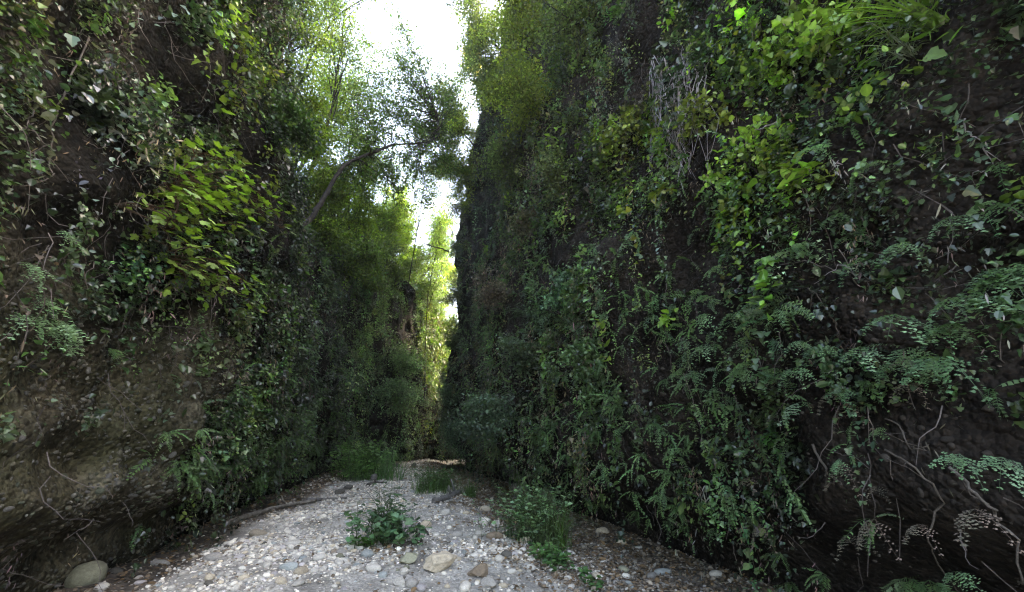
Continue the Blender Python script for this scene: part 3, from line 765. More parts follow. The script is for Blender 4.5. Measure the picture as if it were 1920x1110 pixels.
tree('broadleaf_tree', 'dark twigs hanging into the middle of the top edge', (-7.4, 9.5, 7), at(715, -25, 10.5), .05, at(708, -22, 10.5), (.6, .6, .6), 12, 5, 700, .08, (.06, .09, .035), 131, mid=at(615, 40, 9.9), bark=(.5, .5, .5))

# the arching tree with its leaves against the sky
def arching_tree():
    rr = np.random.default_rng(77); base = at(556, 446, 9.0)
    pts = np.array([base] + [at(*q) for q in ((598, 388, 9.6), (622, 345, 9.9), (640, 312, 10.2), (676, 294, 10.7), (738, 271, 11.4))]) - base
    tip = np.array([at(738, 271, 11.4), at(775, 270, 11.7), (at(815, 266, 12.1)), at(829, 245, 12.2), at(815, 215, 12.3)]) - base
    e = empty('arching_tree', base); wood = Buf(); crown = Buf()
    def sm(p, n=22):
        p = np.array(p); i = np.arange(len(p)); t = np.linspace(0, len(p) - 1, n)
        q = np.stack([np.interp(t, i, p[:, k]) for k in range(3)], 1)
        for _ in range(3): q[1:-1] = (q[:-2] + 2 * q[1:-1] + q[2:]) / 4
        q[1:-1] += rr.normal(0, .012, (n - 2, 3)); return q
    tr = sm(pts); wood.tube(tr, np.linspace(.075, .042, len(tr)), 9, (.55, .55, .55), .12)
    wood.tube(sm(tip, 14), np.linspace(.036, .012, 14), 6, (.55, .55, .55), .1)
    starts = [tr[k] for k in (9, 12, 14, 16, 18, 20)] + list(sm(tip, 10)[2:])
    tips = []
    goals = [(760, 60, 12.4), (745, 90, 12), (735, 130, 11.5), (700, 150, 11), (660, 190, 10.8), (720, 180, 12.8), (770, 170, 13), (800, 140, 12.5), (828, 120, 13), (805, 200, 12), (850, 140, 13.2),
             (690, 230, 11.8), (650, 240, 11), (760, 220, 12.5), (700, 320, 11.5), (740, 330, 12.5), (780, 330, 13), (760, 290, 11.5), (820, 300, 13), (790, 250, 13), (830, 210, 12.5), (840, 280, 12.6), (720, 100, 12),
             (680, 120, 11.5), (655, 300, 11), (800, 370, 13.5), (760, 370, 13), (720, 360, 12.4), (840, 160, 13.5), (780, 100, 12.6), (870, 190, 14), (860, 260, 14), (690, 180, 12), (640, 180, 11.5), (730, 230, 12.5), (780, 200, 13.5), (670, 260, 11.5), (750, 150, 12.8), (810, 240, 13), (700, 260, 12), (770, 310, 13.4), (730, 300, 12.6), (685, 345, 12), (650, 330, 11), (800, 340, 14), (840, 330, 14), (745, 110, 12), (755, 75, 12), (765, 55, 12.2)]
    goals += [(rr.uniform(640, 770), rr.uniform(70, 350), rr.uniform(11, 13)) for _ in range(26)] + [(rr.uniform(760, 880), rr.uniform(150, 400), rr.uniform(12.5, 14)) for _ in range(20)]
    for g in goals:
        for c in range(2):
            gg = at(g[0] + rr.normal(0, 12), g[1] + rr.normal(0, 12), g[2] + rr.normal(0, .5)) - base
            a = min(starts, key=lambda q: np.linalg.norm(q - gg) + rr.uniform(0, 1.0))
            m = (a + gg) / 2 + rr.normal(0, .15, 3); s = np.linspace(0, 1, 8)[:, None]
            b = (1 - s) ** 2 * a + 2 * s * (1 - s) * m + s ** 2 * gg
            wood.tube(b, np.linspace(.013, .004, 8), 4, (.6, .6, .6))
            for j in range(9):
                q = b[rr.integers(3, 8)]; e2 = q + nrm(nrm(gg - a) * .7 + rr.normal(0, .8, 3)) * rr.uniform(.3, .8)
                wood.tube([q, (q + e2) / 2 + rr.normal(0, .03, 3), e2], [.004, .003, .002], 3, (.6, .6, .6)); tips.append((q, e2))
    tips = np.array(tips); n = 22000; k = rr.integers(0, len(tips), n); w = rr.random((n, 1)) * 1.05
    pos = tips[k, 0] + (tips[k, 1] - tips[k, 0]) * w + rr.normal(0, .055, (n, 3))
    d = tips[k, 1] - tips[k, 0]
    M = frames(nrm(d) + rr.normal(0, .8, (n, 3)), ZUP + rr.normal(0, .55, (n, 3)), (.07 * rr.lognormal(0, .25, n)))
    crown.add(LEAF_O, pos, M, jitter_col(np.repeat(np.array([[.08, .125, .038]]), n, 0), .35))
    wood.obj('trunk', M_BARK, e, smooth=True); crown.obj('crown', M_TREE, e)
    tag(e, 'dark trunk arching off the left rim with sparse leaves against the sky', 'tree', 'trees growing above the gorge')
arching_tree()

# thin bare branches across the slot
def bough(label, pts, r, seed, twigs=6, name='bare_bough'):
    rr = np.random.default_rng(seed); p = np.array([at(*q) for q in pts]); b = Buf(); base = p[0].copy(); p = p - base
    i = np.arange(len(p)); t = np.linspace(0, len(p) - 1, 14); q = np.stack([np.interp(t, i, p[:, k]) for k in range(3)], 1)
    for _ in range(2): q[1:-1] = (q[:-2] + 2 * q[1:-1] + q[2:]) / 4
    q[1:] += rr.normal(0, r * .6, (13, 3)); b.tube(q, np.linspace(r, r * .3, 14), 6, (.8, .8, .8), .1)
    L = np.linalg.norm(p[-1] - p[0])
    for j in range(twigs):
        a = q[rr.integers(4, 13)]; e2 = a + nrm(nrm(p[-1] - p[0]) + rr.normal(0, .8, 3)) * L * rr.uniform(.15, .4)
        b.tube([a, (a + e2) / 2 + rr.normal(0, .06 * L * .3, 3), e2], [r * .4, r * .25, r * .12], 4, (.8, .8, .8))
    o = b.obj(name, M_BARK, loc=base, smooth=True); tag(o, label, 'branch', 'bare boughs across the slot')
bough('dark forked bough reaching left from the right cliff below the cloud', [(842, 472, 24), (815, 462, 24), (792, 455, 24)], .06, 31)
bough('low forked bough leaning out over the slot from the left rim', [(768, 572, 28), (800, 552, 29), (826, 530, 30)], .05, 32)
bough('short bough rising from the left rim beneath the clearing', [(772, 548, 28), (790, 522, 28), (800, 512, 28)], .045, 33)
bough('thin bare branch slanting down the slot to the right cliff', [(818, 590, 29), (828, 620, 28), (842, 655, 26)], .035, 34, 3)
bough('straight thin branch crossing level with the corner of the right cliff', [(885, 367, 22), (850, 367, 22), (815, 367, 22)], .028, 35, 2)
bough('thick mossy limb standing off the left rim behind the arching trunk', [(672, 440, 19), (690, 428, 19), (700, 410, 19)], .09, 36, 2)

# ------------------------------------------------------------------ shrubs on rims
def shrub(name, label, p, r, nleaf, col, ls, seed, nor=(0, 0, 1), leafT=LEAF_O, group='shrubs growing out of the cliffs', mat=None):
    rr = np.random.default_rng(seed); p = np.array(p, float); nor = np.array(nor, float)
    c = nor * r[0] * .6 + np.array([0, 0, r[2] * .3])
    wood, crown = grow(rr, [(0, 0, 0), c * .5, c], .022, c, r, 12, 5, nleaf, ls, col, spread=.12 * max(r) / .6, leafT=leafT)
    e = empty(name, p); wood.obj('stem', M_BARK, e); crown.obj('foliage', mat or M_LEAF, e)
    return tag(e, label, 'shrub', group)
p, n, _ = CL.hit(655, 505); shrub('rounded_shrub', 'rounded lime-green shrub bulging from the left cliff below the rim', p, (1.3, 1.3, 1.3), 5000, (.13, .21, .04), .09, 201, n)
p, n, _ = CL.hit(690, 540); shrub('rounded_shrub', 'small lime shrub hanging beneath the rounded shrub on the left cliff', p, (.7, .7, .6), 1800, (.12, .19, .04), .085, 202, n)
p, n, _ = CL.hit(730, 760); shrub('cliff_shrub', 'grey-green shrub bulging low on the far left cliff', p, (1.5, 1.5, 1.1), 5000, (.11, .19, .09), .085, 203, n)
p, n, _ = CL.hit(745, 700); shrub('cliff_shrub', 'pale green shrub draped over the bulge of the far left cliff', p, (1.5, 1.5, 1.0), 5000, (.12, .21, .085), .085, 204, n)
p, n, _ = CL.hit(515, 250); shrub('cliff_shrub', 'dark bushy shrub beside the left cliff edge under the trees', p, (.5, .5, .6), 3500, (.035, .07, .02), .06, 205, n)
for k, (x_, y_, h_, r_, lab) in enumerate([(-8.3, 17.5, .5, 1.1, 'lime shrub on the left rim nearest the arching trunk'), (-8.4, 19.5, .6, 1.2, 'green shrub on the left rim beneath the darker green tree'), (-8.0, 21.5, .5, 1.2, 'leafy shrub spilling over the far left rim'),
        (-7.3, 23.5, .7, 1.4, 'big shrub spilling over the rim left of the slot'), (-6.7, 25.6, .7, 1.4, 'rounded shrub on the rim closest above the bulging shrubs'), (-6.1, 27.8, .6, 1.3, 'yellow-green shrub on the rim at the mouth of the slot'),
        (-5.6, 30.0, .6, 1.3, 'sunny shrub on the rim just inside the slot'), (-4.9, 32.4, .6, 1.3, 'sunny shrub hanging over the back of the slot'), (-7.6, 12.5, .4, .9, 'bushy shrub at the rim beneath the arching trunk'), (-8.2, 15, .5, 1.1, 'spreading shrub on the rim behind the arching trunk')]):
    t_ = np.interp(y_, CL.p[:, 1], CL.a); z_ = float(rim_l(np.array(x_), np.array(y_))); q_ = CL.pos(np.array([t_]), np.array([z_]))[0]
    shrub('rim_shrub', lab, q_ + np.array([0, 0, -.1]), (r_, r_, r_ * .9), int(2600 * r_), [YG, MG, (.11, .17, .045)][k % 3], .09, 270 + k, (.45, 0, .4), group='shrubs along the left rim')
p, n, _ = CR.hit(940, 790); shrub('cliff_shrub', 'pale dusty green shrub bulging low on the right cliff', p, (.9, .9, .7), 4200, (.075, .115, .07), .065, 206, n)
p, n, _ = CR.hit(1070, 560); shrub('cliff_shrub', 'blue-green tuft of foliage halfway up the right cliff', p, (.45, .45, .4), 1700, (.06, .12, .065), .06, 207, n)
for k, (u, v, r_, c_, lab) in enumerate([(872, 400, .8, (.09, .11, .045), 'grey-green shrub on the corner of the right cliff below the hanging trees'), (858, 470, .6, (.10, .13, .045), 'small shrub at the corner of the right cliff beside the forked bough'),
        (856, 560, .7, (.08, .095, .05), 'dull shrub on the corner of the right cliff beside the slot'), (852, 650, .55, (.07, .10, .05), 'dark little shrub on the corner of the right cliff beside the slot'),
        (850, 745, .7, (.06, .10, .05), 'leafy shrub low on the corner of the right cliff'), (862, 825, .8, (.055, .10, .05), 'lowest leafy shrub at the foot of the right cliff corner'),
        (1000, 420, .5, (.11, .105, .06), 'brownish shrub bulging from the far part of the right cliff'), (945, 560, .6, (.12, .10, .075), 'mat of brown dead growth on the far right cliff'), (1060, 330, .6, (.09, .115, .045), 'olive shrub jutting from the right cliff left of the yellow vines'),
        (1120, 690, .4, (.08, .14, .055), 'green shrub in the middle of the right cliff'), (985, 690, .6, (.075, .11, .06), 'dusky shrub above the pale dusty shrub on the right cliff')]):
    p, n, _ = CR.hit(u, v); shrub('cliff_shrub', lab, p, (r_, r_, r_ * 1.1), int(3200 * r_ + 900), c_, .06, 240 + k, n)
for k, (u, v, lab) in enumerate([(1170, 262, 'yellow-green vine clump at the left of the white hanging roots'), (1232, 250, 'yellow-green vine clump touching the white hanging roots'),
                                 (1335, 232, 'upright lime sprig above the strap-leaved fern'), (1430, 330, 'yellow vine clump at the right of the strap-leaved fern'),
                                 (1490, 120, 'big-leaved bright vine clump high on the right cliff'), (1560, 60, 'bright vine clump beside the arching grass tuft'), (1600, 110, 'bright vine clump below the arching grass tuft')]):
    p, n, _ = CR.hit(u, v); shrub('vine_clump', lab, p, (.42, .42, .34), 330, PAL['bright' if k > 2 else 'yellow'] * 1.1, .066 if k > 2 else .07, 220 + k, n, LEAF_I if k > 3 else LEAF_O, 'bright vine clumps on the right cliff')

# ------------------------------------------------------------------ hanging maple sprays on the left cliff
def spray(label, pts, nleaf, size, seed, stemlen=.6):
    rr = np.random.default_rng(seed); P0, N0, _ = CL.hit(*pts[0]); e = empty('maple_branch', P0); w, f = Buf(), Buf()
    for (u, v) in pts[1:]:
        q, n, _ = CL.hit(u, v); end = q + n * rr.uniform(.25, .55) - P0
        m = end * .5 + n * .35 + [0, 0, .15]; s = np.linspace(0, 1, 9)[:, None]; b = 2 * s * (1 - s) * m + s ** 2 * end
        w.tube(b, np.linspace(.012, .004, 9), 5, (1.2, 1, .8))
        k = nleaf; i = rr.integers(2, 9, k); c = b[i]
        out = nrm(rr.normal(0, 1, (k, 3)) * [1, 1, .25]) * rr.uniform(.06, .44, (k, 1)); pos = c + out + n * .05
        for a_, b_ in zip(c, pos): w.tube([a_, (a_ + b_) / 2 + [0, 0, .02], b_], [.003, .002, .0015], 3, (1.5, .9, .6))
        d = nrm(out) + n * .35 - ZUP * rr.uniform(.1, .5, (k, 1)) + rr.normal(0, .25, (k, 3)); up = ZUP * 1.0 + n * .3 + rr.normal(0, .22, (k, 3))
        f.add(LEAF_M, pos, frames(d, up, size * rr.uniform(.7, 1.25, k)), jitter_col(np.repeat(np.array([[.20, .32, .048]]), k, 0), .25, .06))
    w.obj('stem', M_BARK, e); f.obj('foliage', M_LEAF, e)
    return tag(e, label, 'branch', 'bright maple sprays on the left cliff')
spray('largest bright green maple spray drooping from the middle of the left cliff', [(300, 345), (300, 300), (350, 305), (300, 370), (345, 420), (385, 450), (330, 440), (400, 330), (270, 360), (340, 380), (370, 400), (420, 360), (400, 400), (250, 400), (290, 440)], 20, .10, 301)
spray('short bright maple spray right of the largest maple spray', [(440, 360), (450, 380), (470, 410), (440, 430), (480, 440), (460, 390), (425, 400)], 14, .10, 302)
spray('long dim maple spray drooping below the largest maple spray', [(290, 480), (330, 500), (370, 525), (420, 545), (440, 570), (300, 510), (350, 560), (390, 520), (330, 470), (410, 580)], 14, .11, 303)
spray('small maple twig hanging left of the largest maple spray', [(215, 390), (225, 420), (240, 455), (270, 450)], 9, .105, 304)

# ------------------------------------------------------------------ strap-leaved fern, grass tufts on the right cliff
def strap(L, w, droop, rr):
    b = []; n = 12; v, f, sh = [], [], []
    for k in range(n + 1):
        t = k / n; ww = w * (math.sin(math.pi * min(1, .12 + .9 * t)) ** .6) * (1 + .12 * math.sin(k * 2.4)); 
        y, z = L * t * (1 - .2 * droop * t), -L * droop * t * t * .6
        v += [(-ww, y, z + .25 * ww + .012 * math.sin(k * 1.9)), (0, y, z), (ww, y, z + .25 * ww + .012 * math.cos(k * 2.3))]; sh += [.95, 1.25, .95]
        if k: a = 3 * (k - 1); f += [[a, a + 1, a + 4, a + 3], [a + 1, a + 2, a + 5, a + 4]]
    return T(v, f, sh)
def strap_fern():
    p, n, _ = CR.hit(1345, 335); rr = np.random.default_rng(41); e = empty('strap_fern', p + n * .1)
    right = nrm(np.cross(ZUP, n))
    for (a, up, out, L, dr) in ((0.05, 1.1, .35, .42, .3), (-.9, .35, .5, .40, .5), (-1.0, -.5, .6, .52, .6), (.9, .2, .5, .40, .6), (.5, .8, .5, .3, .5), (-.6, -.9, .5, .45, .3)):
        b = Buf(); d = right * (-a) + ZUP * up + n * out
        b.add(strap(L, .034, dr, rr), [(0, 0, 0)], frames(np.array([d]), np.array([n * .8 + ZUP * .6]), 1.0), [(.15, .28, .03)])
        b.obj('frond', M_LEAF, e)
    return tag(e, 'light green strap-leaved fern standing out on the right cliff', 'fern')
strap_fern()

def blade(n=5):
    v, f, sh = [], [], []
    for k in range(n + 1):
        t = k / n; w = .5 * (1 - t) ** .6 + .02
        v += [(-w, t, 0), (w, t, 0)]; sh += [.8 + .35 * t] * 2
        if k: a = 2 * (k - 1); f.append([a, a + 1, a + 3, a + 2])
    return v, f, sh
def tuft_buf(rr, n, L, w, spread, col, bend=(.4, 1.4), lean=(0, 0, 0), buf=None, centre=(0, 0, 0), tilt=.7):
    b = buf or Buf(); v0, f, sh = blade(6); v0 = np.array(v0)
    for k in range(n):
        ang = rr.uniform(0, 6.283); l = L * rr.uniform(.5, 1.1); th = rr.uniform(.05, tilt); bd = rr.uniform(*bend)
        t = v0[:, 1]; a = th + bd * t; r_ = np.zeros_like(t); z_ = np.zeros_like(t)
        tt = np.linspace(0, 1, 7); aa = th + bd * tt; dr = np.concatenate([[0], np.cumsum(np.sin(aa[:-1]) * l / 6)]); dz = np.concatenate([[0], np.cumsum(np.cos(aa[:-1]) * l / 6)])
        r_ = np.interp(t, tt, dr); z_ = np.interp(t, tt, dz); ww = v0[:, 0] * w * rr.uniform(.7, 1.3)
        ca, sa = math.cos(ang), math.sin(ang); o = rr.normal(0, spread, 2)
        P = np.stack([r_ * ca - ww * sa + o[0], r_ * sa + ww * ca + o[1], z_], 1) + np.outer(z_ + r_ * .3, lean) + centre
        b.raw(P, f, np.array(col) * math.exp(rr.normal(0, .22)))
    return b
def cliff_grass(label, u, v, n, L, w, seed, col, lean, name='grass_tuft', bend=(.8, 2.2)):
    p, nn, _ = CR.hit(u, v); rr = np.random.default_rng(seed); b = tuft_buf(rr, n, L, w, .03, col, bend, lean)
    tag(b.obj(name, M_LEAF, loc=p + nn * .05), label, 'grass', 'grass tufts on the right cliff')
_, nn, _ = CR.hit(1750, 40)
cliff_grass('arching bright grass tuft at the top right of the right cliff', 1760, 50, 60, .62, .014, 51, (.12, .21, .035), nn * .9)
cliff_grass('pale curling grass tuft under the arching bright grass', 1720, 110, 34, .4, .009, 52, (.22, .25, .19), nn * .7, bend=(1.5, 3.0))
cliff_grass('long drooping grass tuft hanging halfway up the right cliff', 1010, 600, 90, 1.0, .02, 53, (.05, .085, .045), nn * .6, bend=(2.2, 3.0))
cliff_grass('second drooping grass tuft, right below the blue-green foliage', 1075, 615, 70, .9, .018, 54, (.055, .09, .045), nn * .6, bend=(2.2, 3.0))

# ------------------------------------------------------------------ ferns one can tell apart
LAND['right'] = [(l, CR.hit(u, v)[0]) for l, u, v in (
    ('strap-leaved fern', 1345, 335), ('white hanging roots', 1290, 210), ('arching grass tuft', 1750, 50), ('pale dusty shrub', 940, 790), ('drooping grass tuft', 1010, 600),
    ('dark undercut', 1290, 990), ('thick looping root', 1560, 920), ('long pale root', 1830, 930), ('bundle of slanting roots', 1330, 800), ('horizontal grey twig', 1640, 525),
    ('right edge of the picture', 1915, 620), ('lower right corner', 1900, 1090), ('leaf litter', 1430, 1070))]
LAND['left'] = [(l, CL.hit(u, v)[0]) for l, u, v in (
    ('largest maple spray', 330, 400), ('long driftwood pole', 520, 930), ('left edge of the picture', 5, 560), ('grassy clump', 660, 850), ('dim maple spray', 400, 560), ('bare conglomerate', 200, 830))]

def fern_plant(seed, kinds, nf, col, spread=1.0):
    rr = np.random.default_rng(seed); b = Buf()                # local: +X out of the face, +Z up
    for k in range(nf):
        a = (k + .5) / nf * math.pi - math.pi / 2 + rr.normal(0, .2)
        d = np.array([.75 + .3 * rr.random(), math.sin(a) * 1.1 * spread, math.cos(a) * rr.uniform(-.35, .55) - .1])
        b.add(kinds[rr.integers(0, len(kinds))], [(.0, 0, 0)], frames(np.array([d]), np.array([[.25, 0, 1.0]]) + rr.normal(0, .15, (1, 3)), rr.uniform(.75, 1.15)), jitter_col(np.array([col]), .18, .05))
    return b
FERN_MESH = {
    'maiden': [fern_plant(900 + k, MAIDEN, 5 + k % 3, PAL['maiden'] * (1.15 if k % 2 else .95)).mesh('maidenhair_fern', M_FERN) for k in range(5)],
    'sword': [fern_plant(920 + k, SWORD, 6 + k % 3, PAL['fern'] * (1.15 if k % 2 else .9)).mesh('sword_fern', M_FERN) for k in range(5)],
    'brown': [fern_plant(940 + k, MAIDEN, 4, PAL['dead'] * 1.25).mesh('withered_fern', M_DRY) for k in range(2)],
}
fern_items = {'right': [], 'left': []}
def put_fern(cl, where, u, v, kind, size, var=None):
    p, n, _ = cl.hit(u, v); ms = FERN_MESH[kind]; k = random.randrange(len(ms)) if var is None else var
    o = bpy.data.objects.new({'maiden': 'maidenhair_fern', 'sword': 'sword_fern', 'brown': 'withered_fern'}[kind], ms[k]); C.objects.link(o)
    size *= 1.15; o.location = p + n * random.uniform(.10, .30); o.scale = (size,) * 3
    o.rotation_euler = (random.uniform(-.35, .35), random.uniform(-.1, .35), math.atan2(n[1], n[0]) + random.uniform(-.4, .4))
    desc = ('big ' if size > .26 else 'small ' if size < .17 else '') + {'maiden': 'bluish maidenhair fern', 'sword': 'green fern', 'brown': 'withered brown fern'}[kind]
    tag(o, None, 'fern', 'ferns on the ' + where + ' cliff'); fern_items[where].append((o, desc, np.array(p)))
hand = [(1500, 570, .3), (1440, 560, .26), (1390, 590, .24), (1350, 640, .25), (1420, 680, .26), (1480, 690, .24), (1520, 700, .22), (1560, 640, .2), (1640, 640, .24), (1690, 600, .28), (1760, 580, .3),
        (1840, 540, .34), (1890, 510, .34), (1900, 545, .3), (1780, 430, .22), (1900, 400, .26), (1660, 690, .22), (1700, 680, .2), (1640, 730, .16), (1510, 470, .2), (1590, 460, .2), (1600, 390, .18), (1550, 300, .2), (1760, 610, .24),
        (1625, 855, .16), (1900, 855, .18), (1695, 800, .12), (1800, 985, .18), (1815, 850, .14), (1550, 640, .2), (1330, 560, .2), (1380, 510, .2), (1460, 510, .2), (1720, 450, .18), (1640, 320, .2)]
for u, v, s in hand: put_fern(CR, 'right', u, v, 'maiden', s)
for u, v, s in [(1690, 1010, .26), (1740, 1050, .3), (1660, 1060, .28), (1560, 1050, .24), (1800, 1080, .26), (1850, 1090, .22), (1620, 1090, .24), (1500, 1070, .2), (1300, 720, .2), (1330, 820, .2), (1200, 760, .18), (1250, 880, .2), (1180, 830, .2), (1290, 930, .18), (1380, 900, .2), (1150, 880, .18), (1470, 1000, .18), (1720, 1100, .3)]:
    put_fern(CR, 'right', u, v, 'sword', s)
for k in range(26): put_fern(CR, 'right', random.uniform(1060, 1400), random.uniform(640, 960), 'sword', random.uniform(.12, .24))
for k in range(16): put_fern(CR, 'right', random.uniform(1250, 1900), random.uniform(420, 720), 'maiden', random.uniform(.13, .24))
for k in range(14): put_fern(CR, 'right', random.uniform(1400, 1900), random.uniform(700, 1000), 'brown', random.uniform(.1, .2))
for u, v, s in [(40, 560, .3), (70, 590, .28), (20, 590, .25), (90, 610, .22), (10, 480, .2), (30, 610, .26), (140, 640, .16), (45, 430, .2)]: put_fern(CL, 'left', u, v, 'maiden', s)
for k in range(34): put_fern(CL, 'left', random.uniform(270, 620), random.uniform(790, 895), 'sword', random.uniform(.16, .3))
for k in range(6): put_fern(CL, 'left', random.uniform(300, 460), random.uniform(620, 740), 'brown', random.uniform(.12, .2))
for w in ('right', 'left'): name_by_landmark(fern_items[w], w)

# ------------------------------------------------------------------ roots and vines on the faces
def root(cl, label, pts, r, col, seed, out=.08, twigs=0, name='hanging_root', wig=.055, group='roots and vines on the cliffs'):
    rr = np.random.default_rng(seed); P = []
    for u, v in pts:
        p, n, _ = cl.hit(u, v); P.append(p + n * (out + rr.uniform(0, .08)))
    P = np.array(P); base = P[0].copy(); P -= base; i = np.arange(len(P)); m = 6 * len(P); t = np.linspace(0, len(P) - 1, m)
    q = np.stack([np.interp(t, i, P[:, k]) for k in range(3)], 1)
    for _ in range(2): q[1:-1] = (q[:-2] + 2 * q[1:-1] + q[2:]) / 4
    q += np.cumsum(rr.normal(0, wig * .35, (m, 3)), 0) * np.sin(np.linspace(0, math.pi, m))[:, None]
    r = r * .68; b = Buf(); b.tube(q, np.linspace(r, r * .4, m), 6, col, .15)
    for k in range(twigs):
        a = q[rr.integers(2, m)]; L = rr.uniform(.12, .45)
        e2 = a + nrm(rr.normal(0, .7, 3) + [0, 0, -.7]) * L; b.tube([a, a * .5 + e2 * .5 + rr.normal(0, .03, 3), e2 + rr.normal(0, .02, 3)], [r * .5, r * .4, r * .25], 4, col)
    return tag(b.obj(name, M_ROOT, loc=base, smooth=True), label, 'root', group)
PALE = (.30, .27, .28); GREY = (.16, .14, .125); BRN = (.10, .085, .07); WHT = (.42, .39, .41)
rt = [
    (CR, 'long pale root slanting down to the lower right corner', [(1790, 870), (1840, 930), (1870, 990), (1915, 1060)], .014, GREY, 2),
    (CR, 'thin winding root left of the long pale root', [(1700, 850), (1765, 900), (1755, 960), (1795, 1030), (1840, 1085)], .011, BRN, 1),
    (CR, 'thick root curled in a loop above the bottom ferns', [(1540, 830), (1575, 880), (1560, 915), (1580, 922), (1575, 880)], .016, BRN, 0),
    (CR, 'pale crooked twig on the far right under the grass', [(1830, 225), (1825, 260), (1815, 320), (1800, 340)], .008, PALE, 2),
    (CR, 'pale bent twig above the big maidenhair patch', [(1640, 470), (1630, 500), (1580, 525), (1550, 540)], .008, PALE, 2),
    (CR, 'horizontal grey twig crossing the maidenhair patch', [(1480, 505), (1560, 500), (1650, 525), (1750, 550)], .007, GREY, 3),
    (CR, 'slanting root left of the horizontal grey twig', [(1530, 540), (1580, 600), (1620, 650)], .007, BRN, 1),
    (CR, 'leftmost root of the slanting bundle on the right cliff', [(1290, 700), (1320, 790), (1345, 870), (1380, 950), (1420, 1060)], .012, GREY, 3),
    (CR, 'middle root of the slanting bundle on the right cliff', [(1305, 690), (1340, 800), (1370, 890), (1400, 960), (1440, 1080)], .010, BRN, 3),
    (CR, 'rightmost root of the slanting bundle on the right cliff', [(1390, 760), (1410, 850), (1430, 940), (1460, 1020)], .009, GREY, 2),
    (CR, 'thin root dropping above the slanting bundle of roots', [(1240, 590), (1265, 640), (1285, 700)], .014, BRN, 2),
    (CR, 'crooked root at the end of the dark undercut', [(1420, 960), (1390, 1005), (1370, 1010), (1385, 1040)], .014, GREY, 0),
    (CR, 'thin root hanging over the bare earth', [(1690, 780), (1720, 810), (1750, 840)], .009, BRN, 1),
    (CR, 'lilac grey dead branch right of the strap-leaved fern', [(1465, 240), (1440, 265), (1415, 277)], .016, PALE, 2),
    (CL, 'tallest pale vine climbing the upper left cliff', [(140, 60), (105, 160), (80, 230), (40, 300), (5, 350)], .011, GREY, 5),
    (CL, 'pale vine crossing the tallest vine on the upper left cliff', [(20, 170), (35, 210), (15, 240), (5, 280)], .009, GREY, 3),
    (CL, 'curving vine below the crossing vines of the left cliff', [(170, 400), (120, 450), (90, 520), (30, 600), (0, 680)], .009, BRN, 4),
    (CL, 'thin vine hanging down the dark middle of the left cliff', [(230, 560), (235, 640), (222, 700), (225, 740)], .006, GREY, 3),
    (CL, 'forked thin root under the dim maple spray', [(345, 560), (365, 590), (350, 640), (390, 640), (395, 670)], .007, GREY, 4),
    (CL, 'bent twig arching beneath the largest maple spray', [(320, 545), (300, 570), (260, 575), (240, 570)], .006, GREY, 3),
    (CL, 'sloping root beside the left edge of the picture', [(60, 610), (40, 650), (15, 690)], .012, BRN, 1),
]
for k, (cl, lab, pts, r, col, tw) in enumerate(rt): root(cl, lab, pts, r, col, 500 + k, twigs=tw)
# the bundle of white dead roots: one tangle
def tangle():
    rr = np.random.default_rng(61); p0, n0, _ = CR.hit(1270, 130); b = Buf()
    for k in range(62):
        u, v = rr.normal(1275, 32), rr.uniform(90, 180); P = []
        for j in range(7):
            p, n, _ = CR.hit(np.clip(u, 1230, 1400), v); P.append(p + n * (.12 + .12 * rr.random()) - p0); u += rr.normal(2, 9); v += rr.uniform(14, 38)
        b.tube(P, np.linspace(.006, .002, 7), 4, np.array(WHT) * rr.uniform(.5, 1.1))
    return tag(b.obj('root_tangle', M_ROOT, loc=p0), 'tangle of white dead roots hanging on the upper right cliff', 'root')
tangle()
# thin twigs nobody could count
def twig_cover(cl, N, mask, srange, qmax, col):
    t = rng.uniform(*srange, N); q = rng.uniform(.6, qmax, N); P = cl.pos(t, q); u, v, dep = project(P); d = np.linalg.norm(P - CAM, axis=1)
    k = (rng.random(N) < mask(u, v)) & (dep > .3) & (u > -200) & (u < 2100) & (v > -200) & (d < 16); P = P[k]; n = cl.normal(t[k], q[k]); b = Buf()
    for p, nn in zip(P, n):
        L = rng.uniform(.25, 1.0); m = 7; dirn = nrm(np.array([rng.normal(0, .4), rng.normal(0, .4), -1])); pts = [p + nn * rng.uniform(.05, .2)]
        for j in range(m - 1):
            dirn = nrm(dirn + rng.normal(0, .35, 3) + [0, 0, -.08]); pts.append(pts[-1] + dirn * L / m)
        b.tube(pts, np.linspace(.0045, .002, m), 3, np.array(col) * rng.uniform(.4, 1.3))
    tag(b.obj('twigs', M_ROOT), kind='stuff')
twig_cover(CR, 1500, lambda u, v: .25 + .5 * sstep(1300, 1700, u), (sR, np.interp(14, CR.p[:, 1], CR.a)), 9, (.15, .13, .12))
twig_cover(CL, 2400, lambda u, v: (.2 + .5 * (1 - sstep(250, 500, u))) * (1 - .8 * sstep(600, 700, v)), (sL, np.interp(14, CL.p[:, 1], CL.a)), 10, (.16, .14, .13))

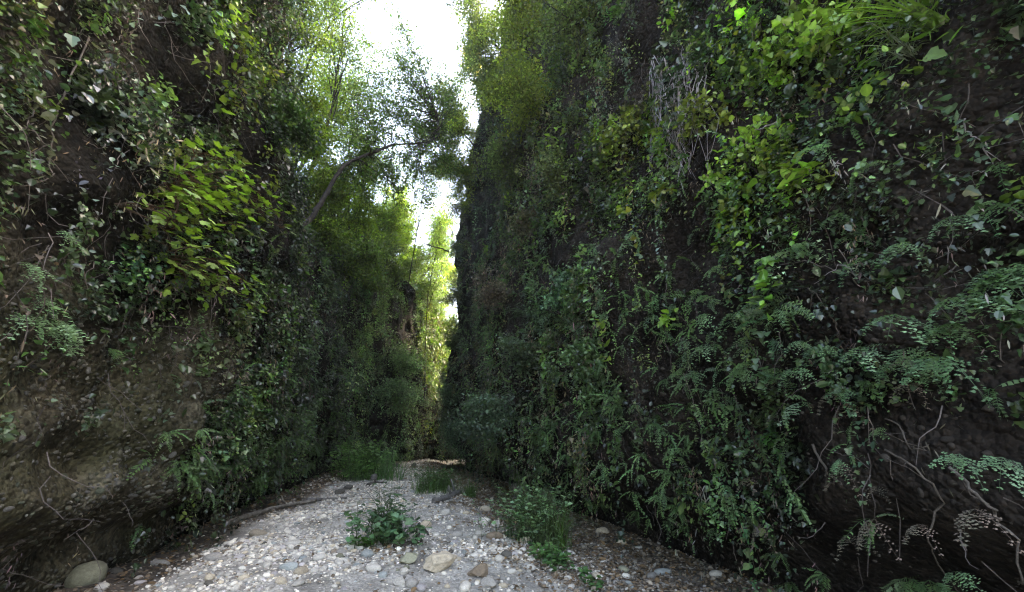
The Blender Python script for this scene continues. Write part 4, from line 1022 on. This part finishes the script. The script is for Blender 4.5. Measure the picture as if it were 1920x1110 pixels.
# ------------------------------------------------------------------ stones of the bed
STONES = [stone_t(3, .16, k) for k in range(6)]; ANG = [stone_t(4, .22, 20 + k, .95) for k in range(5)]
def tmesh(t, name):
    b = Buf(); b.add(t, [(0, 0, 0)], np.eye(3)[None], [(1, 1, 1)]); return b.mesh(name, M_STONE, True)
SM = [tmesh(t, 'river_cobble') for t in STONES]; AM = [tmesh(t, 'angular_rock') for t in ANG]
def ground_at(u, v):
    y = 5.0
    for _ in range(30):
        a, b = u - 960.0, 555.0 - v; f = FPX * cp - b * sp; up = FPX * sp + b * cp
        x = a / f * y; h = float(ground(x, y)); y = .5 * y + .5 * ((h - EYE) / up * f)
    return np.array([a / f * y, y, h])
COLS = {'white': (.76, .74, .70), 'pale grey': (.60, .585, .56), 'grey': (.38, .37, .36), 'bluish': (.42, .47, .49), 'beige': (.56, .50, .41), 'dark grey': (.14, .135, .125), 'greenish': (.34, .35, .27), 'brown': (.26, .21, .165), 'lavender': (.54, .52, .55)}
bed_items = []; placed = []
def stone(u, v, wpx, col, ratio=(1, .8, .65), ang=False, rz=0, label=None, name=None, sink=.3, tilt=0, pos=None):
    p = ground_at(u, v) if pos is None else np.array(pos, float); d = np.linalg.norm(p - CAM); 
    r = wpx / 2 / FPX * (p[1] * cp + (p[2] - EYE) * sp) if pos is None else wpx
    m = random.choice(AM if ang else SM); o = bpy.data.objects.new(name or ('rock' if ang else 'river_cobble'), m); C.objects.link(o)
    s = np.array(ratio) * r; o.scale = s; o.rotation_euler = (tilt, random.uniform(-.15, .15), rz)
    o.location = (p[0], p[1], p[2] + s[2] * (1 - 2 * sink)); c = np.array(COLS[col]) * random.uniform(.55, .98) * [1.08, 1, .9]; o.color = (*c, 1)
    placed.append((p[0], p[1], max(s[:2])))
    tag(o, label, 'rock' if (ang or r > .14) else 'stone', 'stones of the riverbed'); return o, p, r
named = [
    (160, 1092, 60, 'greenish', (1, .9, .8), False, 'smooth grey boulder tucked against the foot of the left cliff', 'boulder'),
    (972, 922, 42, 'white', (1, .8, .75), True, 'white boulder under the right cliff beside the tall grass', 'boulder'),
    (1040, 945, 58, 'greenish', (1, .9, .8), False, 'mossy rounded boulder behind the tall grass clump', 'boulder'),
    (822, 1068, 78, 'beige', (1, .6, .55), True, 'large beige boulder in the middle foreground', 'boulder'),
    (766, 1056, 44, 'greenish', (1, .8, .6), True, 'mossy rough rock left of the large beige boulder', 'rock'),
    (900, 1080, 46, 'brown', (1, .7, .6), True, 'dark ragged rock right of the large beige boulder', 'rock'),
    (916, 1098, 32, 'grey', (1, .8, .7), True, 'squat grey stone below the dark ragged rock', 'rock'),
    (541, 1068, 38, 'bluish', (1, .55, .45), False, 'oblong bluish cobble alone on the left gravel', None),
    (857, 1006, 22, 'grey', (1, .62, .6), False, 'barrel-shaped grey cobble in the middle of the bed', None),
    (908, 984, 26, 'white', (1, .8, .75), True, 'white angular rock left of the tall grass', 'rock'),
    (930, 988, 22, 'white', (1, .8, .75), True, 'smaller white rock touching the white angular rock', 'rock'),
    (984, 1022, 30, 'beige', (.8, .6, .95), True, 'upright tan rock at the foot of the tall grass', 'rock'),
    (897, 1006, 26, 'pale grey', (1, .8, .6), True, 'flat pale rock in line with the barrel-shaped cobble', 'rock'),
    (928, 1010, 34, 'brown', (1, .5, .5), False, 'long dark stone left of the upright tan rock', None),
    (950, 1044, 24, 'dark grey', (1, .7, .6), False, 'dark grey cobble below the upright tan rock', None),
    (936, 1052, 18, 'white', (1, .9, .8), False, 'round white cobble beside the dark grey cobble', None),
    (772, 1100, 24, 'grey', (1, .9, .85), False, 'round grey cobble at the bottom edge of the bed', None),
    (749, 1098, 26, 'pale grey', (1, .8, .8), True, 'pale lump left of the round grey cobble', 'rock'),
    (757, 1077, 24, 'white', (1, .8, .7), True, 'white chunky rock above the pale lump', 'rock'),
    (688, 1043, 24, 'bluish', (1, .8, .65), False, 'bluish oval cobble below the broad-leaved plant', None),
    (1243, 1076, 36, 'bluish', (1, .42, .38), False, 'long blue-grey cobble on the leaf litter', None),
    (1223, 1084, 22, 'grey', (1, .7, .65), False, 'short grey cobble touching the long blue-grey cobble', None),
    (1343, 1080, 26, 'pale grey', (1, .6, .55), False, 'pale oval cobble nearest the right end of the litter', None),
    (1174, 1085, 18, 'white', (1, .8, .7), False, 'white cobble left of the long blue-grey cobble', None),
    (1178, 1098, 17, 'bluish', (1, .8, .7), False, 'bluish cobble just under the white cobble', None),
    (483, 1004, 30, 'beige', (1, .7, .5), False, 'large pale oval stone on the left gravel', None),
    (398, 1050, 34, 'grey', (1, .7, .5), False, 'wide grey stone half buried in the left gravel', None),
    (548, 1024, 30, 'pale grey', (1, .7, .5), False, 'wide pale stone half buried below the driftwood pole', None),
    (600, 1050, 26, 'pale grey', (1, .7, .6), False, 'pale stone between the bluish cobble and the broad-leaved plant', None),
    (910, 958, 22, 'beige', (1, .7, .6), False, 'rounded beige stone above the white angular rock', None),
    (636, 926, 22, 'dark grey', (1, .8, .8), True, 'dark rock beside the end of the driftwood pole', 'rock'),
    (652, 917, 20, 'dark grey', (1, .8, .8), True, 'dark rock right behind the other dark rock', 'rock'),
    (744, 876, 14, 'dark grey', (1, .8, .8), True, 'dark rock at the far end of the bed by the grassy clump', 'rock'),
    (776, 876, 12, 'dark grey', (1, .8, .9), True, 'small dark rock alone at the far end of the bed', 'rock'),
    (1130, 1000, 26, 'beige', (1, .7, .6), True, 'tan rock on the litter right of the tall grass', 'rock'),
    (1165, 1020, 20, 'beige', (1, .7, .6), False, 'tan cobble below the tan rock on the litter', None),
    (1190, 1030, 32, 'white', (1, .5, .3), True, 'flat whitish slab in the leaf litter', 'rock'),
    (700, 1070, 30, 'pale grey', (1, .7, .5), False, 'flat pale stone under the bluish oval cobble', None),
    (640, 1040, 22, 'grey', (1, .8, .7), False, 'greyish stone left of the bluish oval cobble', None),
    (215, 1075, 30, 'dark grey', (1, .6, .5), True, 'dark flat rock right of the smooth grey boulder', 'rock'),
    (190, 1105, 26, 'pale grey', (1, .7, .6), False, 'pale stone in front of the smooth grey boulder', None),
    (300, 1060, 34, 'grey', (1, .5, .4), False, 'broad bluish-grey stone at the edge of the brown earth', None),
    (835, 965, 20, 'white', (1, .8, .7), False, 'white stone under the grey driftwood stump', None),
    (802, 968, 20, 'white', (1, .8, .6), True, 'white rock left of the white stone under the stump', 'rock'),
    (985, 1000, 20, 'white', (1, .8, .6), False, 'white stone at the left foot of the tall grass', None),
]
for u, v, w, col, ra, an, lab, nm in named:
    o, p, r = stone(u, v, w, col, ra, an, random.uniform(-.5, .5), lab, nm)
    if lab.split()[-1] and r > .05 and len(LAND['bed']) < 24: LAND['bed'].append((' '.join(lab.split()[:3]) if False else lab, p))
LAND['bed'] = [(s, ground_at(u, v)) for s, u, v in (
    ('smooth grey boulder', 160, 1092), ('white boulder', 972, 922), ('large beige boulder', 822, 1068), ('oblong bluish cobble', 541, 1068), ('barrel-shaped cobble', 857, 1006),
    ('white angular rock', 908, 984), ('upright tan rock', 984, 1022), ('round white cobble', 936, 1052), ('bluish oval cobble', 688, 1043), ('long blue-grey cobble', 1243, 1076),
    ('large pale oval stone', 483, 1004), ('wide grey stone', 398, 1050), ('driftwood pole', 500, 962), ('tall grass clump', 1025, 1010), ('broad-leaved plant', 725, 1010),
    ('grassy clump', 690, 890), ('small grass tuft', 880, 930), ('middle grass tuft', 818, 920), ('tan rock', 1130, 1000), ('flat whitish slab', 1190, 1030),
    ('dark ragged rock', 900, 1080), ('bottom edge', 600, 1108), ('grey driftwood stump', 845, 935))]
# loose cobbles: the ones that show largest, each a thing
def loose():
    n = 0; tries = 0
    while n < 230 and tries < 9000:
        tries += 1; v = 900 + 208 * random.random() ** .7; u = random.uniform(200, 1400)
        p = ground_at(u, v)
        if not (3.2 < p[1] < 16): continue
        g = float(gravel_mask(p[0], p[1]))
        if random.random() > g + .12: continue
        l, r_ = wall_x(p[1])
        if p[0] < l + .45 or p[0] > r_ - .4: continue
        r = .034 * math.exp(random.gauss(0, .32)) * (1 + .05 * p[1])
        if any((p[0] - a) ** 2 + (p[1] - b) ** 2 < (r + c) ** 2 for a, b, c in placed): continue
        col = random.choices(['white', 'pale grey', 'grey', 'bluish', 'beige', 'dark grey', 'lavender', 'greenish'], [5, 6, 3, 1.6, 3, .5, 1.4, .6])[0]
        an = random.random() < .3; k = random.uniform(.6, .95)
        o, p, r = stone(0, 0, r, col, (1, k, k * random.uniform(.6, .9)), an, random.uniform(0, 6.28), None, None, random.uniform(.2, .38), 0, p)
        desc = ('big ' if r > .06 else 'little ' if r < .036 else '') + col + (' long' if k < .72 else '') + (' angular stone' if an else ' cobble')
        bed_items.append((o, desc, p)); n += 1
    name_by_landmark(bed_items, 'bed')
loose()
# gravel nobody could count
def gravel():
    N = 170000; y = 1.9 + 34 * rng.random(N) ** 2.2; yc = np.clip(y, -6, 33); l, r = wall_x(yc); x = l + (r - l) * rng.random(N)
    g = gravel_mask(x, y); p3 = np.stack([x, y, 0 * x], -1); patch = fbm(p3 * .8 + 40, 3)
    keep = rng.random(N) < (.08 + .92 * g) * (.22 + .85 * sstep(-.25, .3, patch)) * .66
    x, y, g, patch = x[keep], y[keep], g[keep], patch[keep]
    coarse = sstep(.0, .5, patch)
    rad = (.0105 + .007 * coarse) * rng.lognormal(0, .45, len(x)) * (np.clip(y, 4, 30) / 5) ** .62
    rad = np.minimum(rad, .055); z = ground(x, y) + rad * .25
    names = ['white', 'pale grey', 'grey', 'bluish', 'beige', 'dark grey', 'lavender', 'brown']
    pal = np.array([COLS[n] for n in names]); ci = rng.choice(len(names), len(x), p=np.array([5, 6, 2.4, 1, 2.2, .35, 1.6, .5]) / 19.05)
    col = pal[ci] * np.exp(rng.normal(0, .2, (len(x), 1))) * [1.06, .97, .855]
    k = len(x); a = rng.uniform(0, 6.28, k); d = np.stack([np.cos(a), np.sin(a), rng.normal(0, .15, k)], 1); M = frames(d, ZUP + rng.normal(0, .25, (k, 3)), 1.0)
    sx = rad * rng.uniform(.7, 1.0, k); sz = rad * rng.uniform(.45, .8, k)
    M = M * np.stack([sx, rad * 1.1, sz], 1)[:, None, :]
    P = np.stack([x, y, z], 1); b = Buf(); near = y < 7.5
    ts = [stone_t(1, .2, 60 + i) for i in range(5)]; tl = [stone_t(0, .15, 70 + i) for i in range(3)]; w = rng.integers(0, 15, k)
    for i, t in enumerate(ts): m = near & (w % 5 == i); b.add(t, P[m], M[m], col[m])
    for i, t in enumerate(tl): m = ~near & (w % 3 == i); b.add(t, P[m], M[m], col[m])
    tag(b.obj('gravel', M_PEB, smooth=True), kind='stuff')
gravel()
# fallen leaves
def litter():
    N = 150000; y = 1.9 + 23 * rng.random(N) ** 1.8; l, r = wall_x(y); x = l - .5 + (r - l + 1.3) * rng.random(N); g = gravel_mask(x, y)
    plant = np.zeros(N)
    for u, v, s in ((1025, 1045, .7), (1090, 1075, .8), (730, 1030, .35)):
        q = ground_at(u, v); plant += np.exp(-((x - q[0]) ** 2 + (y - q[1]) ** 2) / s ** 2)
    right = (x > (l + r) / 2)
    keep = rng.random(N) < .015 + (1 - g) * np.where(right, .85, .16) + .5 * plant
    x, y = x[keep], y[keep]; k = len(x); P = np.stack([x, y, ground(x, y) + .012 + rng.uniform(0, .02, k)], 1)
    a = rng.uniform(0, 6.28, k); d = np.stack([np.cos(a), np.sin(a), rng.normal(0, .25, k)], 1); M = frames(d, ZUP + rng.normal(0, .4, (k, 3)), .045 * rng.lognormal(0, .3, k) * (y / 5) ** .4)
    pal = np.array([(.22, .165, .115), (.15, .105, .07), (.29, .235, .175), (.36, .32, .27), (.22, .14, .075)]); col = pal[rng.integers(0, 5, k)] * np.exp(rng.normal(0, .2, (k, 1)))
    b = Buf(); b.add(LEAF_O, P, M, col); tag(b.obj('leaf_litter', M_DRY), kind='stuff')
litter()

# ------------------------------------------------------------------ driftwood
def log(label, pts, r, seed, name='driftwood', lift=.6, stubs=0, col=(1, 1, 1), taper=.6):
    rr = np.random.default_rng(seed); P = np.array([ground_at(u, v) for u, v in pts]); P[:, 2] += r * lift; base = P[0].copy(); P -= base
    i = np.arange(len(P)); m = 20; t = np.linspace(0, len(P) - 1, m); q = np.stack([np.interp(t, i, P[:, k]) for k in range(3)], 1)
    for _ in range(2): q[1:-1] = (q[:-2] + 2 * q[1:-1] + q[2:]) / 4
    q[1:-1] += rr.normal(0, r * .12, (m - 2, 3)); b = Buf(); b.tube(q, np.linspace(r, r * taper, m) * (1 + .1 * rr.normal(size=m)), 10, col, .07)
    for k in range(stubs):
        a = q[rr.integers(3, m - 1)]; e2 = a + nrm(rr.normal(0, 1, 3) + [0, 0, .6]) * r * rr.uniform(2, 5); b.tube([a, (a + e2) / 2, e2], [r * .45, r * .35, r * .2], 6, col)
    return tag(b.obj(name, M_DRIFT, loc=base, smooth=True), label, 'driftwood', 'driftwood on the riverbed')
log('long driftwood pole lying along the foot of the left cliff', [(425, 988), (480, 968), (540, 952), (592, 943)], .055, 71, stubs=1, lift=1.1, col=(1.25, 1.2, 1.1))
log('slim driftwood stick continuing beyond the long pole', [(575, 939), (610, 939), (650, 936)], .045, 72)
log('grey weathered driftwood stump in the middle of the bed', [(815, 944), (840, 936), (862, 926)], .08, 73, stubs=2, taper=.8)
log('pale broken branch propped at the front of the grassy clump', [(700, 902), (710, 893), (720, 884)], .09, 74, lift=1.2, stubs=1)
log('tangled dark root wood at the foot of the right cliff', [(832, 880), (850, 880), (868, 882)], .12, 75, stubs=6, col=(.6, .6, .6))
log('dark stick lying right of the broad-leaved plant', [(786, 984), (795, 994), (803, 1004)], .025, 76, stubs=1, col=(.45, .42, .4))
log('dark root wood under the edge of the broad-leaved plant', [(740, 1030), (765, 1024), (790, 1016)], .04, 77, stubs=4, col=(.45, .4, .36))
log('small dark wood piece in front of the grassy clump', [(690, 912), (705, 908), (725, 908)], .06, 78, stubs=2, col=(.5, .48, .45))
log('short stick on the leaf litter below the tall grass', [(1000, 1058), (1010, 1066), (1024, 1072)], .012, 79, col=(.5, .45, .4))
log('thin stick leaning over the white boulder', [(985, 905), (1000, 915), (1020, 930)], .025, 80, lift=6, stubs=3)

# ------------------------------------------------------------------ plants on the bed
def herb(rr, b, stems, n, h, sp, leafT, size, col, centre=(0, 0, 0), flat=False):
    for k in range(n):
        a = rr.uniform(0, 6.28); o = np.array([*rr.normal(0, sp, 2), 0]) + centre; L = h * rr.uniform(.5, 1.1); lean = np.array([math.cos(a), math.sin(a), 0]) * rr.uniform(.1, .6) * L
        p = [o, o + lean * .35 + [0, 0, L * .55], o + lean + [0, 0, L * (.8 if not flat else .6)]]
        stems.tube(p, [.004, .0035, .002], 4, (.06, .085, .035)); m = rr.integers(4, 9); t = rr.random(m) * .8 + .2
        q = np.stack([np.interp(t, [0, .5, 1], [p[0][j], p[1][j], p[2][j]]) for j in range(3)], 1); aa = rr.uniform(0, 6.28, m)
        d = np.stack([np.cos(aa), np.sin(aa), rr.uniform(-.3, .4, m)], 1)
        b.add(leafT, q + d * .02, frames(d, ZUP + rr.normal(0, .3, (m, 3)), size * rr.uniform(.6, 1.2, m)), jitter_col(np.repeat(np.array([col]), m, 0), .22, .06))
def plant(name, label, u, v, parts, cat='plant', group='plants on the riverbed'):
    p = ground_at(u, v); e = empty(name, p - [0, 0, .02]); leaves, grass = Buf(), Buf(); stems = leaves; rr = np.random.default_rng(int(u * 7 + v))
    for kind, *a in parts:
        if kind == 'g': n, L, w, sp, col, c = a; tuft_buf(rr, n, L, w, sp, col, (.5, 2.4), (0, 0, 0), grass, c)
        else: n, h, sp, T_, size, col, c = a; herb(rr, leaves, stems, n, h, sp, T_, size, col, c)
    if grass.n: grass.obj('grass_blades', M_LEAF, e)
    if leaves.n: leaves.obj('leaves', M_LEAF, e)
    e.scale = {'broad_leaved_plant': (1.05, 1.05, 1.4), 'grassy_clump': (1.1, 1.1, 1.2)}.get(name, (1.1, 1.1, 1.1))
    return tag(e, label, cat, group)
G1, G2, G3 = (.075, .15, .035), (.06, .125, .04), (.10, .17, .05)
plant('grassy_clump', 'big rounded grassy clump at the foot of the left cliff', 692, 897, [('g', 380, 1.45, .018, .42, (.11, .22, .07), (.2, .0, 0)), ('h', 190, 1.25, .40, LEAF_O, .13, (.12, .25, .065), (-.25, -.2, 0)), ('h', 60, .6, .22, LEAF_O, .13, (.14, .28, .08), (-.15, -.5, 0))])
plant('grass_tuft', 'middle grass tuft on the bed behind the driftwood stump', 818, 920, [('g', 340, .85, .012, .26, (.09, .17, .045), (0, 0, 0)), ('h', 110, .7, .28, LEAF_O, .075, (.08, .16, .05), (-.1, .05, 0)), ('g', 40, .3, .009, .1, G1, (-.35, -.35, 0))])
plant('grass_tuft', 'small grass tuft right of the driftwood stump', 880, 932, [('g', 160, .62, .010, .07, G1, (0, 0, 0))])
plant('broad_leaved_plant', 'broad-leaved plant growing on the gravel left of centre', 722, 1022, [('h', 34, .42, .25, LEAF_H, .092, (.12, .23, .11), (.05, -.02, 0)), ('h', 40, .45, .18, LEAF_O, .07, (.055, .12, .055), (-.05, .2, 0)), ('h', 26, .7, .12, LEAF_N, .15, (.05, .10, .035), (-.1, .2, 0)), ('g', 60, .6, .008, .12, (.05, .09, .03), (-.12, .2, 0)), ('h', 7, .14, .08, LEAF_H, .08, (.08, .19, .04), (-.2, -.15, 0)), ('h', 8, .2, .1, LEAF_H, .1, (.07, .16, .08), (.22, .08, 0))])
plant('tall_grass_clump', 'tall tangled grass clump with herbs under the right cliff', 1008, 1022, [('g', 150, 1.0, .008, .22, (.15, .22, .09), (.05, .15, 0)), ('h', 190, .95, .24, LEAF_O, .07, (.17, .28, .13), (-.05, .15, 0)), ('g', 70, .9, .011, .07, (.13, .22, .06), (.3, .2, 0)), ('g', 18, .7, .018, .035, (.08, .16, .025), (.36, .02, 0)), ('h', 26, .22, .1, LEAF_O, .06, (.06, .13, .06), (-.26, .02, 0)), ('g', 60, .6, .006, .14, (.22, .21, .13), (.1, .45, 0))])
plant('low_herb', 'low green herb in front of the tall grass clump', 1035, 1060, [('h', 30, .32, .10, LEAF_H, .06, (.09, .19, .055), (0, .05, 0)), ('h', 20, .14, .1, LEAF_O, .06, (.08, .17, .06), (.1, 0, 0))])
plant('creeping_herb', 'creeping green herb on the leaf litter at the bottom edge', 1098, 1098, [('h', 9, .14, .10, LEAF_H, .06, (.08, .17, .055), (0, 0, 0)), ('h', 4, .12, .06, LEAF_H, .055, (.085, .18, .06), (-.04, .3, 0))])
plant('weed', 'thin arching weeds below the right cliff beside the grass', 1110, 965, [('g', 26, .65, .007, .14, (.10, .15, .05), (0, 0, 0)), ('h', 8, .45, .1, LEAF_O, .05, G2, (.1, .1, 0))])
plant('weed', 'small leafy weed at the lip of the dark undercut', 1218, 1000, [('h', 12, .16, .1, LEAF_O, .06, G2, (0, 0, 0))])
plant('weed', 'tiny pale weed left of the broad-leaved plant', 668, 948, [('g', 30, .22, .008, .07, G3, (0, 0, 0))])
plant('weed', 'faint weed by the white rock left of the mossy boulder', 940, 945, [('g', 60, .22, .006, .2, (.15, .17, .08), (0, 0, 0))])
plant('grass_tuft', 'bluish grass tuft at the foot of the left cliff past the ferns', 575, 890, [('g', 120, .7, .012, .16, (.06, .12, .05), (0, 0, .15))])

# ------------------------------------------------------------------ air
def haze():
    x0, x1, y0, y1, z0, z1 = -72, 72, -42, 97, -3.0, 45.0
    v = [(x, y, z) for x in (x0, x1) for y in (y0, y1) for z in (z0, z1)]
    b = Buf(); b.raw(v, [[0, 1, 3, 2], [4, 6, 7, 5], [0, 4, 5, 1], [2, 3, 7, 6], [0, 2, 6, 4], [1, 5, 7, 3]], (1, 1, 1))
    m, nt, out = new_mat('haze'); pv = nd(nt, 'ShaderNodeVolumePrincipled')
    pv.inputs['Color'].default_value = (.93, .96, .9, 1); pv.inputs['Density'].default_value = .0011; pv.inputs['Anisotropy'].default_value = .25
    nt.links.new(pv.outputs[0], out.inputs['Volume'])
    tag(b.obj('haze', m), kind='stuff')
haze()

# ------------------------------------------------------------------ light, sky, camera
sc = bpy.context.scene
w = bpy.data.worlds.new('World'); sc.world = w; w.use_nodes = True
nt = w.node_tree; bg = nt.nodes['Background']
sky = nt.nodes.new('ShaderNodeTexSky'); sky.sky_type = 'NISHITA'; sky.sun_disc = False
EL, AZ = R(42), R(62)                                        # azimuth from +Y towards +X
sky.sun_elevation = EL; sky.sun_rotation = AZ; sky.air_density = .85; sky.dust_density = 3.0; sky.ozone_density = 1.0
nt.links.new(sky.outputs[0], bg.inputs['Color']); bg.inputs['Strength'].default_value = .13
sun = bpy.data.lights.new('sun', 'SUN'); sun.energy = 2.0; sun.angle = R(.5); sun.color = (1, .94, .84)
so = bpy.data.objects.new('sun', sun); C.objects.link(so)
from mathutils import Vector
sd = Vector((math.sin(AZ) * math.cos(EL), math.cos(AZ) * math.cos(EL), math.sin(EL)))
so.rotation_euler = sd.to_track_quat('Z', 'Y').to_euler(); so.location = sd * 60
cam = bpy.data.cameras.new('camera'); cam.sensor_width = 36; cam.lens = 36 * FPX / 1920; cam.clip_end = 1000; cam.clip_start = .05
co = bpy.data.objects.new('camera', cam); C.objects.link(co); co.location = (0, 0, EYE); co.rotation_euler = (R(90) + PITCH, 0, 0)
sc.camera = co
vs = sc.view_settings; vs.view_transform = 'Standard'; vs.look = 'None'; vs.exposure = 3.9; vs.gamma = 1; vs.use_white_balance = True; vs.white_balance_temperature = 8000; vs.white_balance_tint = 10
cy = sc.cycles; cy.max_bounces = 7; cy.diffuse_bounces = 4; cy.glossy_bounces = 2; cy.transmission_bounces = 4; cy.transparent_max_bounces = 4
cy.use_denoising = True; cy.filter_width = 1.2; cy.use_adaptive_sampling = False; cy.sample_clamp_indirect = .6; cy.caustics_reflective = False; cy.caustics_refractive = False
